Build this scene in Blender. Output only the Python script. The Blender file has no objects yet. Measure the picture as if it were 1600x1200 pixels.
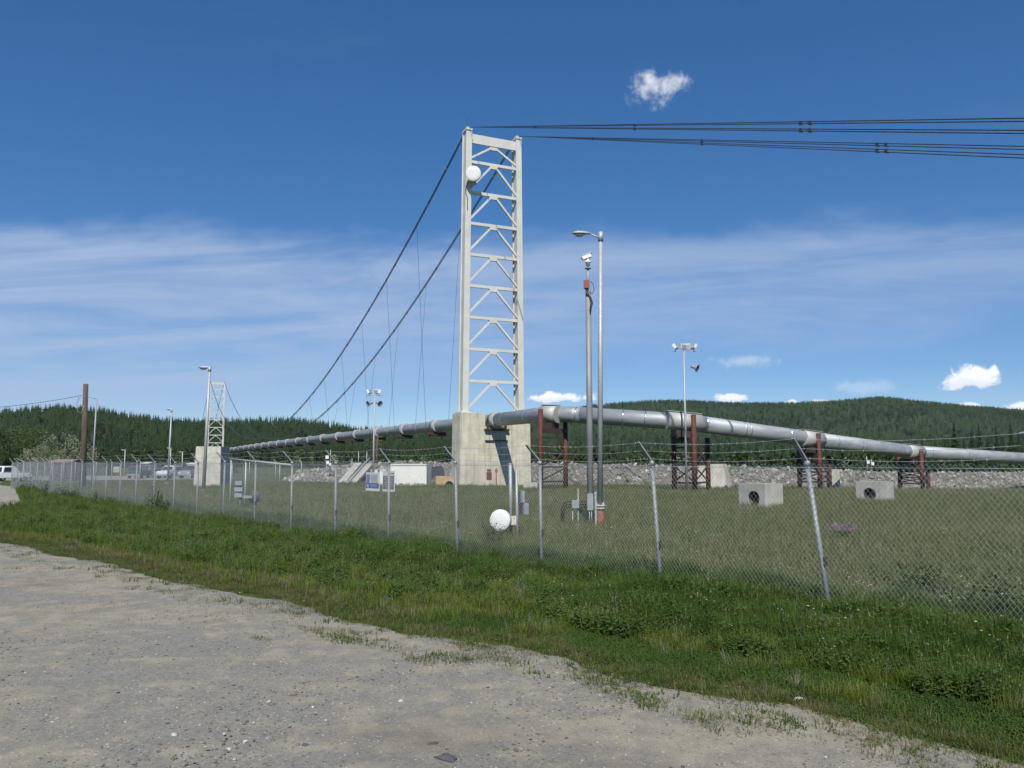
import bpy, bmesh, math, random
import numpy as np
from mathutils import Vector, Matrix, noise as mnoise

R = math.radians
rnd = random.Random(7)
nr = np.random.RandomState(11)
scene = bpy.context.scene
COL = scene.collection

# ------------------------------------------------------------------ camera
F = 1280.0                      # focal length in photo pixels (1600 wide)
EYE = 2.3
PITCH = math.atan(122 / F)
cam = bpy.data.cameras.new('camera')
cam.sensor_fit = 'HORIZONTAL'
cam.sensor_width = 36.0
cam.lens = 36.0 * F / 1600.0
cam.clip_start = 0.1
cam.clip_end = 20000
cam_o = bpy.data.objects.new('camera', cam)
cam_o.location = (0, 0, EYE)
cam_o.rotation_euler = (math.pi / 2 + PITCH, 0, 0)
COL.objects.link(cam_o)
scene.camera = cam_o

# ------------------------------------------------------------------ light
SUN_EL, SUN_AZ = R(47), R(181.0)          # azimuth clockwise from +Y: behind the camera
world = bpy.data.worlds.new('World')
scene.world = world
world.use_nodes = True
sun = bpy.data.lights.new('sun', 'SUN')
sun.energy = 4.0
sun.angle = R(0.53)
sun.color = (1.0, 0.955, 0.88)
sun_o = bpy.data.objects.new('sun', sun)
sd = Vector((math.sin(SUN_AZ) * math.cos(SUN_EL), math.cos(SUN_AZ) * math.cos(SUN_EL), math.sin(SUN_EL)))
sun_o.rotation_euler = sd.to_track_quat('Z', 'Y').to_euler()
sun_o.location = (0, 0, 60)
COL.objects.link(sun_o)
vs = scene.view_settings
vs.view_transform = 'Standard'
vs.look = 'None'
vs.exposure = 0.4
vs.gamma = 1.0
scene.cycles.max_bounces = 5
scene.cycles.diffuse_bounces = 2
scene.cycles.glossy_bounces = 2
scene.cycles.transmission_bounces = 2
scene.cycles.volume_bounces = 0
scene.cycles.caustics_reflective = False
scene.cycles.caustics_refractive = False
vs.use_curve_mapping = False


def ray(px, py):
    u, v = (px - 800) / F, (600 - py) / F
    c, s = math.cos(PITCH), math.sin(PITCH)
    return Vector((u, c - v * s, s + v * c))


def at(px, py, d):
    """world point seen at photo pixel (px, py) that stands d metres ahead of the camera"""
    r = ray(px, py)
    return Vector((0, 0, EYE)) + r * (d / r.y)


def on_ground(px, py, z=0.0):
    r = ray(px, py)
    return Vector((0, 0, EYE)) + r * ((z - EYE) / r.z)


def sky_nodes():
    nt = world.node_tree
    N, Lk = nt.nodes, nt.links
    N.clear()
    out = N.new('ShaderNodeOutputWorld')
    bg = N.new('ShaderNodeBackground')
    bg.inputs['Strength'].default_value = 0.087
    sky = N.new('ShaderNodeTexSky')
    sky.sky_type = 'NISHITA'
    sky.sun_disc = False
    sky.sun_elevation = SUN_EL
    sky.sun_rotation = SUN_AZ
    sky.altitude = 200
    sky.air_density = 0.7
    sky.dust_density = 0.0
    sky.ozone_density = 4.0
    tc = N.new('ShaderNodeTexCoord')

    def M(op, a, b=None, c=None, clamp=False):
        n = N.new('ShaderNodeMath')
        n.operation = op
        n.use_clamp = clamp
        for i, v in enumerate((a, b, c)):
            if v is None:
                continue
            if isinstance(v, (int, float)):
                n.inputs[i].default_value = v
            else:
                Lk.new(v, n.inputs[i])
        return n.outputs[0]

    def smooth(x, lo, hi):
        n = N.new('ShaderNodeMapRange')
        n.interpolation_type = 'SMOOTHSTEP'
        Lk.new(x, n.inputs[0])
        n.inputs[1].default_value = lo
        n.inputs[2].default_value = hi
        return n.outputs[0]

    def vec(x, y, z):
        n = N.new('ShaderNodeCombineXYZ')
        for i, v in enumerate((x, y, z)):
            if isinstance(v, (int, float)):
                n.inputs[i].default_value = v
            else:
                Lk.new(v, n.inputs[i])
        return n.outputs[0]

    def noise(v, scale, detail, rough=0.55, dist=0.0):
        n = N.new('ShaderNodeTexNoise')
        n.inputs['Scale'].default_value = scale
        n.inputs['Detail'].default_value = detail
        n.inputs['Roughness'].default_value = rough
        n.inputs['Distortion'].default_value = dist
        Lk.new(v, n.inputs['Vector'])
        return n.outputs[0]

    sep = N.new('ShaderNodeSeparateXYZ')
    Lk.new(tc.outputs['Generated'], sep.inputs[0])
    x, y, z = sep.outputs
    az = M('ARCTAN2', x, y)
    # the sheet lies on a level plane with straight edges, so its height is read along the plane
    el = M('ARCTAN2', z, M('MAXIMUM', y, 0.05))
    # a sheet of cirrus lying low across the sky, rising a little to the south
    tilt = M('MULTIPLY', M('SINE', az), 1.0)
    wob = noise(vec(M('MULTIPLY', az, 2.2), M('MULTIPLY', el, 5.0), 3.1), 1.0, 5.0, 0.6, 0.4)
    e2 = M('ADD', el, M('MULTIPLY', M('SUBTRACT', wob, 0.5), 0.15))
    up = smooth(e2, 0.295, 0.255)
    lo_edge = M('ADD', 0.125, M('MULTIPLY', tilt, 0.13))
    low = smooth(M('SUBTRACT', e2, lo_edge), -0.07, 0.045)
    streak = noise(vec(M('MULTIPLY', az, 1.5), M('ADD', M('MULTIPLY', el, 13.0), M('MULTIPLY', az, -0.8)), 0.6), 1.6, 7.0, 0.62, 0.7)
    fine = noise(vec(M('MULTIPLY', az, 4.0), M('MULTIPLY', el, 22.0), 5.0), 2.0, 6.0, 0.6, 0.5)
    st = smooth(M('ADD', M('MULTIPLY', streak, 0.8), M('MULTIPLY', fine, 0.2)), 0.30, 0.66)
    thick = M('SUBTRACT', 0.90, M('MULTIPLY', tilt, 0.42))
    cir = M('MULTIPLY', M('MULTIPLY', up, low), M('MULTIPLY', M('MULTIPLY_ADD', st, 0.75, 0.25), thick), clamp=True)
    # thin veils elsewhere
    veil = noise(vec(M('MULTIPLY', az, 1.2), M('MULTIPLY', el, 7.0), 9.0), 1.7, 7.0, 0.6, 0.8)
    cir = M('ADD', cir, M('MULTIPLY', smooth(veil, 0.55, 0.9), 0.14), clamp=True)
    # small cumulus puffs
    puffs = [(1022, 138, 46, 30, 0.75, 0.9), (1517, 596, 47, 24, 1.0, 0.2), (868, 623, 56, 13, 1.0, 0.2), (1142, 623, 30, 9, 0.95, 0.2),
             (1237, 629, 12, 6, 0.9, 0.2), (1285, 628, 18, 5, 0.9, 0.2), (1518, 633, 16, 7, 0.9, 0.2), (1600, 637, 28, 11, 0.95, 0.2),
             (1160, 565, 60, 14, 0.28, 0.6), (1350, 605, 60, 12, 0.2, 0.6)]
    pn = noise(tc.outputs['Generated'], 62.0, 5.0, 0.6, 0.35)
    pn2 = noise(tc.outputs['Generated'], 24.0, 3.0, 0.5, 0.2)
    pn = M('ADD', M('MULTIPLY', pn, 0.6), M('MULTIPLY', pn2, 0.4))
    total = None
    shade = None
    for (px, py, rx, ry, amt, soft) in puffs:
        c = ray(px, py).normalized()
        right = Vector((0, 0, 1)).cross(c).normalized() * -1
        upv = right.cross(c).normalized()
        if upv.z < 0:
            upv = -upv

        def dot(v):
            n = N.new('ShaderNodeVectorMath')
            n.operation = 'DOT_PRODUCT'
            Lk.new(tc.outputs['Generated'], n.inputs[0])
            n.inputs[1].default_value = v
            return n.outputs['Value']
        a = M('MULTIPLY', dot(right), F / rx)
        bb = M('MULTIPLY', dot(upv), F / ry)
        if soft < 0.5:                      # flat bases
            bneg = M('MULTIPLY', M('MINIMUM', bb, 0.0), 0.75)
            b = M('ADD', bb, bneg)
        else:
            b = bb
        rr = M('SQRT', M('ADD', M('MULTIPLY', a, a), M('MULTIPLY', b, b)))
        v = M('ADD', M('SUBTRACT', 1.0, rr), M('MULTIPLY', M('SUBTRACT', pn, 0.5), 3.3))
        m = M('MULTIPLY', smooth(v, 0.05, 0.3 + soft * 0.9), amt)
        front = M('GREATER_THAN', dot(c), 0.0)
        m = M('MULTIPLY', m, front)
        total = m if total is None else M('MAXIMUM', total, m)
        sh = M('MULTIPLY', m, smooth(M('ADD', bb, M('MULTIPLY', M('SUBTRACT', pn, 0.5), 1.6)), 0.35, -0.55))
        shade = sh if shade is None else M('MAXIMUM', shade, sh)

    def mix(fac, a, b):
        n = N.new('ShaderNodeMix')
        n.data_type = 'RGBA'
        if isinstance(fac, (int, float)):
            n.inputs[0].default_value = fac
        else:
            Lk.new(fac, n.inputs[0])
        for i, v in ((6, a), (7, b)):
            if isinstance(v, tuple):
                n.inputs[i].default_value = v
            else:
                Lk.new(v, n.inputs[i])
        return n.outputs[2]
    hs = N.new('ShaderNodeHueSaturation')
    hs.inputs['Hue'].default_value = 0.506
    hs.inputs['Saturation'].default_value = 1.44
    hs.inputs['Value'].default_value = 1.5
    gm = N.new('ShaderNodeGamma')
    gm.inputs[1].default_value = 0.72
    Lk.new(sky.outputs[0], gm.inputs[0])
    Lk.new(gm.outputs[0], hs.inputs['Color'])
    c1 = mix(M('MULTIPLY', cir, 0.80), hs.outputs[0], (3.7, 4.7, 6.6, 1))
    c2 = mix(total, c1, mix(M('MULTIPLY', shade, 0.8), (9.0, 9.2, 9.5, 1), (6.0, 6.7, 7.8, 1)))
    Lk.new(c2, bg.inputs[0])
    Lk.new(bg.outputs[0], out.inputs[0])


sky_nodes()

# ------------------------------------------------------------------ mesh helpers


class MB:
    def __init__(self):
        self.v, self.f, self.mi = [], [], []
        self.cur = 0
        self.smooth = []

    def add(self, vs_, fs, sm=False):
        b = len(self.v)
        self.v.extend([tuple(p) for p in vs_])
        for f in fs:
            self.f.append(tuple(b + i for i in f))
            self.mi.append(self.cur)
            self.smooth.append(sm)
        return self

    def box(self, c, s, rot=None, taper=None):
        hx, hy, hz = s[0] / 2, s[1] / 2, s[2] / 2
        t = taper or (1, 1)
        vs_ = []
        for z, k in ((-hz, (1, 1)), (hz, t)):
            for x, y in ((-hx, -hy), (hx, -hy), (hx, hy), (-hx, hy)):
                p = Vector((x * k[0], y * k[1], z))
                if rot is not None:
                    p = rot @ p
                vs_.append(p + Vector(c))
        return self.add(vs_, [(3, 2, 1, 0), (4, 5, 6, 7), (0, 1, 5, 4), (1, 2, 6, 5), (2, 3, 7, 6), (3, 0, 4, 7)])

    def bar(self, a, b, w, h, up=(0, 0, 1)):
        """rectangular bar from a to b: w sideways, h along up"""
        a, b = Vector(a), Vector(b)
        d = (b - a)
        L = d.length
        d.normalize()
        u = Vector(up)
        s = d.cross(u)
        if s.length < 1e-5:
            s = d.cross(Vector((0, 1, 0)))
        s.normalize()
        u = s.cross(d).normalized()
        vs_ = []
        for p in (a, b):
            for i, j in ((-1, -1), (1, -1), (1, 1), (-1, 1)):
                vs_.append(p + s * (i * w / 2) + u * (j * h / 2))
        return self.add(vs_, [(3, 2, 1, 0), (4, 5, 6, 7), (0, 1, 5, 4), (1, 2, 6, 5), (2, 3, 7, 6), (3, 0, 4, 7)])

    def cyl(self, a, b, r0, r1=None, n=12, caps=True):
        return self.tube([a, b], [r0, r0 if r1 is None else r1], n, caps)

    def tube(self, pts, r, n=8, caps=True):
        pts = [Vector(p) for p in pts]
        m = len(pts)
        if not hasattr(r, '__len__'):
            r = [r] * m
        base = len(self.v)
        prev = None
        for i, p in enumerate(pts):
            t = (pts[min(i + 1, m - 1)] - pts[max(i - 1, 0)]).normalized()
            if prev is None:
                ref = Vector((0, 0, 1)) if abs(t.z) < 0.9 else Vector((1, 0, 0))
                s = t.cross(ref).normalized()
            else:
                s = (prev - t * prev.dot(t)).normalized()
            prev = s
            u = t.cross(s)
            for k in range(n):
                a = 2 * math.pi * k / n
                self.v.append(tuple(p + (s * math.cos(a) + u * math.sin(a)) * r[i]))
        for i in range(m - 1):
            for k in range(n):
                k2 = (k + 1) % n
                self.f.append((base + i * n + k, base + i * n + k2, base + (i + 1) * n + k2, base + (i + 1) * n + k))
                self.mi.append(self.cur)
                self.smooth.append(n > 5)
        if caps:
            self.f.append(tuple(base + k for k in reversed(range(n))))
            self.f.append(tuple(base + (m - 1) * n + k for k in range(n)))
            self.mi += [self.cur] * 2
            self.smooth += [False] * 2
        return self

    def lathe(self, prof, n=20, axis=(0, 0, 1), org=(0, 0, 0)):
        """profile of (radius, height) turned about axis through org"""
        ax = Vector(axis).normalized()
        ref = Vector((0, 0, 1)) if abs(ax.z) < 0.9 else Vector((1, 0, 0))
        s = ax.cross(ref).normalized()
        u = ax.cross(s)
        o = Vector(org)
        base = len(self.v)
        for (r_, h) in prof:
            for k in range(n):
                a = 2 * math.pi * k / n
                self.v.append(tuple(o + ax * h + (s * math.cos(a) + u * math.sin(a)) * max(r_, 1e-4)))
        for i in range(len(prof) - 1):
            for k in range(n):
                k2 = (k + 1) % n
                self.f.append((base + i * n + k, base + i * n + k2, base + (i + 1) * n + k2, base + (i + 1) * n + k))
                self.mi.append(self.cur)
                self.smooth.append(True)
        return self

    def prism(self, poly, y0, y1):
        """outline of (x, z) extruded along y"""
        n = len(poly)
        vs_ = [(x, y0, z) for x, z in poly] + [(x, y1, z) for x, z in poly]
        fs = [tuple(range(n)), tuple(reversed(range(n, 2 * n)))]
        for i in range(n):
            j = (i + 1) % n
            fs.append((j, i, n + i, n + j))
        return self.add(vs_, fs)

    def mesh(self, name, mats):
        me = bpy.data.meshes.new(name)
        me.from_pydata(self.v, [], self.f)
        if not isinstance(mats, (list, tuple)):
            mats = [mats]
        for m in mats:
            me.materials.append(m)
        me.polygons.foreach_set('material_index', self.mi)
        me.polygons.foreach_set('use_smooth', self.smooth)
        me.update()
        return me

    def shift(self, d):
        d = Vector(d)
        self.v = [tuple(Vector(p) - d) for p in self.v]
        return self

    def bevel_mesh(self, name, mats, w=0.03, seg=2):
        me = self.mesh(name, mats)
        bm = bmesh.new()
        bm.from_mesh(me)
        bmesh.ops.remove_doubles(bm, verts=bm.verts, dist=1e-4)
        bmesh.ops.recalc_face_normals(bm, faces=bm.faces)
        es = [e for e in bm.edges if len(e.link_faces) == 2 and e.calc_face_angle(0) > 0.35]
        bmesh.ops.bevel(bm, geom=es, offset=w, segments=seg, affect='EDGES', clamp_overlap=True)
        bm.to_mesh(me)
        bm.free()
        return me

    def build(self, name, mat, parent=None, bevel=0):
        me = self.bevel_mesh(name, mat, bevel) if bevel else self.mesh(name, mat)
        o = bpy.data.objects.new(name, me)
        COL.objects.link(o)
        if parent is not None:
            o.parent = parent
        return o


def tag(o, label=None, cat=None, group=None, kind=None):
    if label:
        o['label'] = label
    if cat:
        o['category'] = cat
    if group:
        o['group'] = group
    if kind:
        o['kind'] = kind
    return o


def thing(name, label, cat, loc=(0, 0, 0), rz=0.0, group=None):
    o = bpy.data.objects.new(name, None)
    o.empty_display_size = 0.2
    o.location = loc
    o.rotation_euler = (0, 0, rz)
    COL.objects.link(o)
    return tag(o, label, cat, group)


def copy_part(src, parent, loc=None, rz=None):
    o = src.copy()
    COL.objects.link(o)
    o.parent = parent
    if loc is not None:
        o.location = loc
    if rz is not None:
        o.rotation_euler = (0, 0, rz)
    return o


# ------------------------------------------------------------------ materials
class NT:
    def __init__(self, name):
        self.m = bpy.data.materials.new(name)
        self.m.use_nodes = True
        self.nt = self.m.node_tree
        self.N, self.L = self.nt.nodes, self.nt.links
        self.N.clear()
        self.out = self.N.new('ShaderNodeOutputMaterial')
        self.tc = self.N.new('ShaderNodeTexCoord')
        self.geo = self.N.new('ShaderNodeNewGeometry')

    def n(self, t, **kw):
        o = self.N.new(t)
        for k, v in kw.items():
            setattr(o, k, v)
        return o

    def put(self, sock, v):
        if isinstance(v, (int, float)):
            sock.default_value = v
        elif isinstance(v, tuple):
            sock.default_value = v if len(v) == len(sock.default_value) else (*v, 1)
        else:
            self.L.new(v, sock)

    def math(self, op, a, b=0.5, clamp=False):
        n = self.n('ShaderNodeMath', operation=op, use_clamp=clamp)
        self.put(n.inputs[0], a)
        self.put(n.inputs[1], b)
        return n.outputs[0]

    def map(self, v, scale=(1, 1, 1), loc=(0, 0, 0)):
        n = self.n('ShaderNodeMapping')
        self.put(n.inputs[0], v)
        n.inputs['Scale'].default_value = scale
        n.inputs['Location'].default_value = loc
        return n.outputs[0]

    def noise(self, v, scale, detail=4.0, rough=0.55, dist=0.0):
        n = self.n('ShaderNodeTexNoise')
        self.put(n.inputs['Vector'], v)
        n.inputs['Scale'].default_value = scale
        n.inputs['Detail'].default_value = detail
        n.inputs['Roughness'].default_value = rough
        n.inputs['Distortion'].default_value = dist
        return n.outputs[0]

    def voronoi(self, v, scale, feat='F1', out=0):
        n = self.n('ShaderNodeTexVoronoi', feature=feat)
        self.put(n.inputs['Vector'], v)
        n.inputs['Scale'].default_value = scale
        return n.outputs[out]

    def ramp(self, fac, stops):
        n = self.n('ShaderNodeValToRGB')
        self.put(n.inputs[0], fac)
        e = n.color_ramp.elements
        while len(e) < len(stops):
            e.new(0.5)
        for i, (p, c) in enumerate(stops):
            e[i].position = p
            e[i].color = (*c, 1) if isinstance(c, tuple) else (c, c, c, 1)
        return n.outputs[0]

    def sstep(self, x, lo, hi):
        n = self.n('ShaderNodeMapRange', interpolation_type='SMOOTHSTEP')
        self.put(n.inputs[0], x)
        n.inputs[1].default_value = lo
        n.inputs[2].default_value = hi
        return n.outputs[0]

    def mix(self, fac, a, b, mode='MIX'):
        n = self.n('ShaderNodeMix', data_type='RGBA', blend_type=mode)
        self.put(n.inputs[0], fac)
        self.put(n.inputs[6], a)
        self.put(n.inputs[7], b)
        return n.outputs[2]

    def bump(self, h, strength=0.3, dist=0.02):
        n = self.n('ShaderNodeBump')
        n.inputs['Strength'].default_value = strength
        n.inputs['Distance'].default_value = dist
        self.put(n.inputs['Height'], h)
        return n.outputs[0]

    def pbsdf(self, color, rough=0.7, metal=0.0, normal=None, spec=None):
        p = self.n('ShaderNodeBsdfPrincipled')
        self.put(p.inputs['Base Color'], color)
        self.put(p.inputs['Roughness'], rough)
        self.put(p.inputs['Metallic'], metal)
        if spec is not None:
            self.put(p.inputs['Specular IOR Level'], spec)
        if normal is not None:
            self.put(p.inputs['Normal'], normal)
        return p.outputs[0]

    def done(self, sh):
        self.L.new(sh, self.out.inputs['Surface'])
        return self.m


def simple(name, c1, c2=None, scale=4.0, rough=0.7, metal=0.0, bump=0.0, stretch=(1, 1, 1), detail=5.0, spec=None, lo=0.35, hi=0.65):
    t = NT(name)
    co = t.map(t.tc.outputs['Object'], stretch)
    nz = t.noise(co, scale, detail)
    col = t.mix(t.sstep(nz, lo, hi), c1, c2 or c1)
    nrm = t.bump(t.noise(co, scale * 6, 3.0), bump, 0.01) if bump else None
    r = t.math('ADD', t.math('MULTIPLY', nz, 0.2), rough - 0.1) if c2 else rough
    return t.done(t.pbsdf(col, r, metal, nrm, spec))


def galv(name, c=(0.40, 0.42, 0.43), metal=0.35, rough=0.55):
    t = NT(name)
    co = t.tc.outputs['Object']
    sp = t.n('ShaderNodeRGBToBW')
    t.L.new(t.voronoi(co, 18.0, out=1), sp.inputs[0])
    b = t.mix(0.15, c, sp.outputs[0], 'OVERLAY')
    dirt = t.noise(t.map(co, (1, 1, 0.25)), 2.2, 5.0)
    b = t.mix(t.math('MULTIPLY', t.sstep(dirt, 0.45, 0.75), 0.35), b, tuple(k * 0.62 for k in c))
    r = t.math('ADD', t.math('MULTIPLY', dirt, 0.25), rough - 0.1)
    return t.done(t.pbsdf(b, r, metal))


def concrete(name, c=(0.36, 0.345, 0.29), streak=0.5):
    t = NT(name)
    co = t.tc.outputs['Object']
    a = t.noise(co, 1.3, 6.0)
    col = t.mix(t.sstep(a, 0.3, 0.7), tuple(k * 0.84 for k in c), tuple(k * 1.12 for k in c))
    st = t.noise(t.map(co, (2.8, 2.8, 0.10)), 1.6, 6.0, 0.68)
    col = t.mix(t.math('MULTIPLY', t.sstep(st, 0.46, 0.70), streak), col, (c[0] * 0.42, c[1] * 0.42, c[2] * 0.42))
    fl = t.noise(co, 30.0, 3.0)
    col = t.mix(t.math('MULTIPLY', t.sstep(fl, 0.52, 0.75), 0.3), col, tuple(k * 0.62 for k in c))
    return t.done(t.pbsdf(col, 0.88, 0, t.bump(fl, 0.25, 0.01), 0.25))


def painted(name, c, rust=0.15, rough=0.5):
    t = NT(name)
    co = t.tc.outputs['Object']
    a = t.noise(t.map(co, (1, 1, 0.35)), 2.4, 7.0, 0.65)
    col = t.mix(t.sstep(t.noise(co, 0.7, 4.0), 0.3, 0.7), tuple(k * 0.87 for k in c), c)
    col = t.mix(t.math('MULTIPLY', t.sstep(a, 0.62, 0.75), rust), col, (0.17, 0.085, 0.045))
    return t.done(t.pbsdf(col, rough, 0.0, None, 0.35))


def leaf(name, cols, patch=None, transl=0.35, rough=0.6, scale=0.3):
    """foliage whose tint varies from plant to plant and in drifts over the ground"""
    t = NT(name)
    oi = t.n('ShaderNodeObjectInfo')
    loc = oi.outputs['Location']
    nz = t.noise(loc, scale, 3.0)
    f = t.math('ADD', t.math('MULTIPLY', oi.outputs['Random'], 0.45), t.math('MULTIPLY', t.sstep(nz, 0.3, 0.7), 0.55))
    col = t.ramp(f, [(i / (len(cols) - 1), c) for i, c in enumerate(cols)])
    fz = t.noise(t.tc.outputs['Object'], 9.0, 2.0)
    col = t.mix(t.math('MULTIPLY', t.sstep(fz, 0.35, 0.7), 0.35), col, t.mix(0.5, col, (0.02, 0.03, 0.008)))
    p = t.pbsdf(col, rough, 0, None, 0.25)
    tr = t.n('ShaderNodeBsdfTranslucent')
    t.put(tr.inputs[0], t.mix(0.5, col, (0.22, 0.26, 0.03)))
    ms = t.n('ShaderNodeMixShader')
    ms.inputs[0].default_value = transl
    t.L.new(p, ms.inputs[1])
    t.L.new(tr.outputs[0], ms.inputs[2])
    return t.done(ms.outputs[0])


M_GALV = galv('galvanised_steel')
M_GALVD = galv('dull_galvanised_steel', (0.30, 0.32, 0.33), 0.3, 0.6)
M_WIRE = galv('fence_wire', (0.44, 0.46, 0.47), 0.3, 0.5)
M_PIPE = None
M_TOWER = painted('tower_paint', (0.58, 0.58, 0.53), 0.28, 0.5)
M_CONC = concrete('pier_concrete', (0.54, 0.51, 0.41), 0.62)
M_CONC2 = concrete('pale_concrete', (0.50, 0.48, 0.42), 0.3)
M_CONC3 = concrete('grey_concrete', (0.42, 0.41, 0.37), 0.35)
M_RUST = simple('red_oxide_steel', (0.115, 0.030, 0.020), (0.065, 0.022, 0.016), 3.0, 0.78, 0.0, 0.15, (1, 1, 0.5))
M_RUSTDK = simple('dark_steel', (0.035, 0.028, 0.026), (0.06, 0.032, 0.026), 4.0, 0.7)
M_CABLE = simple('cable_steel', (0.045, 0.048, 0.055), (0.085, 0.088, 0.095), 6.0, 0.55, 0.3)
M_BLACK = simple('black_rubber', (0.018, 0.018, 0.019), (0.03, 0.03, 0.03), 8.0, 0.6)
M_WHITE = painted('white_paint', (0.80, 0.80, 0.78), 0.12, 0.45)
M_WHITEC = painted('container_white', (0.78, 0.77, 0.72), 0.55, 0.5)
M_TAN = simple('tan_plywood', (0.46, 0.36, 0.20), (0.36, 0.26, 0.14), 3.0, 0.8)
M_GREYBOX = simple('grey_enamel', (0.30, 0.34, 0.36), (0.24, 0.27, 0.29), 3.0, 0.5)
M_GLASSLAMP = simple('lamp_lens', (0.62, 0.64, 0.62), (0.52, 0.54, 0.52), 5.0, 0.2)
M_REDBOX = simple('faded_red_enamel', (0.36, 0.08, 0.04), (0.25, 0.07, 0.045), 8.0, 0.65)
M_WOOD = simple('weathered_wood', (0.115, 0.085, 0.062), (0.065, 0.048, 0.036), 2.0, 0.9, 0.0, 0.5, (6, 6, 0.4))
M_STAKE = simple('flaking_red_paint', (0.45, 0.07, 0.05), (0.30, 0.05, 0.04), 8.0, 0.7)


def pipe_material():
    t = NT('pipe_jacket_metal')
    co = t.tc.outputs['Object']
    a = t.noise(t.map(co, (0.35, 0.35, 1.5)), 1.6, 5.0)
    b = t.noise(co, 9.0, 4.0)
    col = t.mix(t.sstep(a, 0.3, 0.7), (0.27, 0.295, 0.315), (0.37, 0.39, 0.395))
    col = t.mix(t.math('MULTIPLY', t.sstep(b, 0.55, 0.75), 0.35), col, (0.26, 0.27, 0.28))
    r = t.math('ADD', t.math('MULTIPLY', a, 0.25), 0.46)
    return t.done(t.pbsdf(col, r, 0.4, t.bump(b, 0.05, 0.02)))


M_PIPE = pipe_material()
M_JACKET = galv('support_jacket_metal', (0.42, 0.42, 0.40), 0.25, 0.6)
M_BAND = galv('band_metal', (0.75, 0.76, 0.77), 0.9, 0.25)

# ------------------------------------------------------------------ layout of the place
TOW = at(768, 645, 82)                       # foot of the near tower on its pier
TOW = Vector((TOW.x, TOW.y, 7.1))
FARD = 342.0
FAR = Vector((at(336, 700, FARD).x, FARD, 7.1))
AX = Vector((FAR.x - TOW.x, FAR.y - TOW.y, 0)).normalized()      # along the bridge, over the river
PERP = Vector((AX.y, -AX.x, 0))
RZ = math.atan2(PERP.y, PERP.x)
SPAN = (Vector((FAR.x, FAR.y, 0)) - Vector((TOW.x, TOW.y, 0))).length

F_P0 = Vector((at(1261, 722, 12.3).x, 12.3))
F_DIR = Vector((-0.628, 0.778)).normalized()
F_OUT = Vector((-F_DIR.y, F_DIR.x))          # towards the road
if F_OUT.y > 0:
    F_OUT = -F_OUT
F_STEP = 3.05
F_H = 2.27


def sst(x, a, b):
    t = np.clip((x - a) / (b - a), 0, 1)
    return t * t * (3 - 2 * t)


EDGE_PX = [(-420, 806), (-200, 822), (0, 848), (150, 880), (300, 915), (430, 938), (520, 962), (600, 985), (740, 1003), (850, 1024),
           (920, 1046), (1000, 1062), (1130, 1086), (1250, 1108), (1400, 1146), (1600, 1196), (1760, 1240), (1980, 1310)]
EDGE = [on_ground(*p).to_2d() for p in EDGE_PX]
EDGE_X = np.array([p.x for p in EDGE])
EDGE_Y = np.array([p.y for p in EDGE])
_o = np.argsort(EDGE_X)
EDGE_X, EDGE_Y = EDGE_X[_o], EDGE_Y[_o]


def road_depth(x, y):
    """roughly how far (x, y) lies inside the road (negative: on the verge)"""
    ey = np.interp(x, EDGE_X, EDGE_Y)
    wob = 0.22 * np.sin(x * 2.1 + 1) * np.cos(x * 0.73) + 0.12 * np.sin(x * 5.3 + y)
    return (ey + wob - y) * 0.72


DRIVE = [on_ground(*p).to_2d() for p in [(-500, 748), (-10, 750), (16, 756), (26, 766), (36, 784), (22, 795), (-10, 801), (-240, 812), (-500, 820)]]


def inside(poly, x, y):
    x = np.asarray(x, float)
    y = np.asarray(y, float)
    r = np.zeros(x.shape, bool)
    n = len(poly)
    for i in range(n):
        a, b = poly[i], poly[(i + 1) % n]
        c = (a[1] > y) != (b[1] > y)
        with np.errstate(divide='ignore', invalid='ignore'):
            xi = (b[0] - a[0]) * (y - a[1]) / (b[1] - a[1]) + a[0]
        r ^= c & (x < xi)
    return r


def fence_side(x, y):
    """distance from the fence line, positive on the road side"""
    return (x - F_P0.x) * F_OUT.x + (y - F_P0.y) * F_OUT.y


def river_s(x, y):
    return (x - TOW.x) * AX.x + (y - TOW.y) * AX.y


def gz(x, y):
    x = np.asarray(x, float)
    y = np.asarray(y, float)
    z = -0.85 * sst(x, 12, 46) * sst(y, 52, 98)
    z = z + 0.04 * np.sin(x * 0.35 + 1.3) * np.cos(y * 0.29) * sst(y, 14, 26) * (1 - sst(y, 80, 120))
    s = river_s(x, y)
    z = z - 3.5 * sst(s, 80, 110) * (1 - sst(s, 225, 250))
    return z


def G(x, y):
    return float(gz(x, y))


# ------------------------------------------------------------------ ground
def ground_material():
    t = NT('meadow_soil')
    co = t.geo.outputs['Position']
    a = t.noise(co, 0.12, 5.0)
    b = t.noise(co, 1.7, 5.0, 0.65)
    c = t.noise(co, 14.0, 4.0, 0.7)
    col = t.ramp(b, [(0.3, (0.040, 0.060, 0.012)), (0.5, (0.065, 0.084, 0.020)), (0.72, (0.110, 0.104, 0.042))])
    col = t.mix(t.math('MULTIPLY', t.sstep(a, 0.35, 0.65), 0.5), col, (0.060, 0.078, 0.020))
    col = t.mix(t.math('MULTIPLY', t.sstep(c, 0.5, 0.7), 0.45), col, (0.15, 0.135, 0.085))
    return t.done(t.pbsdf(col, 0.95, 0, t.bump(c, 0.8, 0.05), 0.1))


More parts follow.
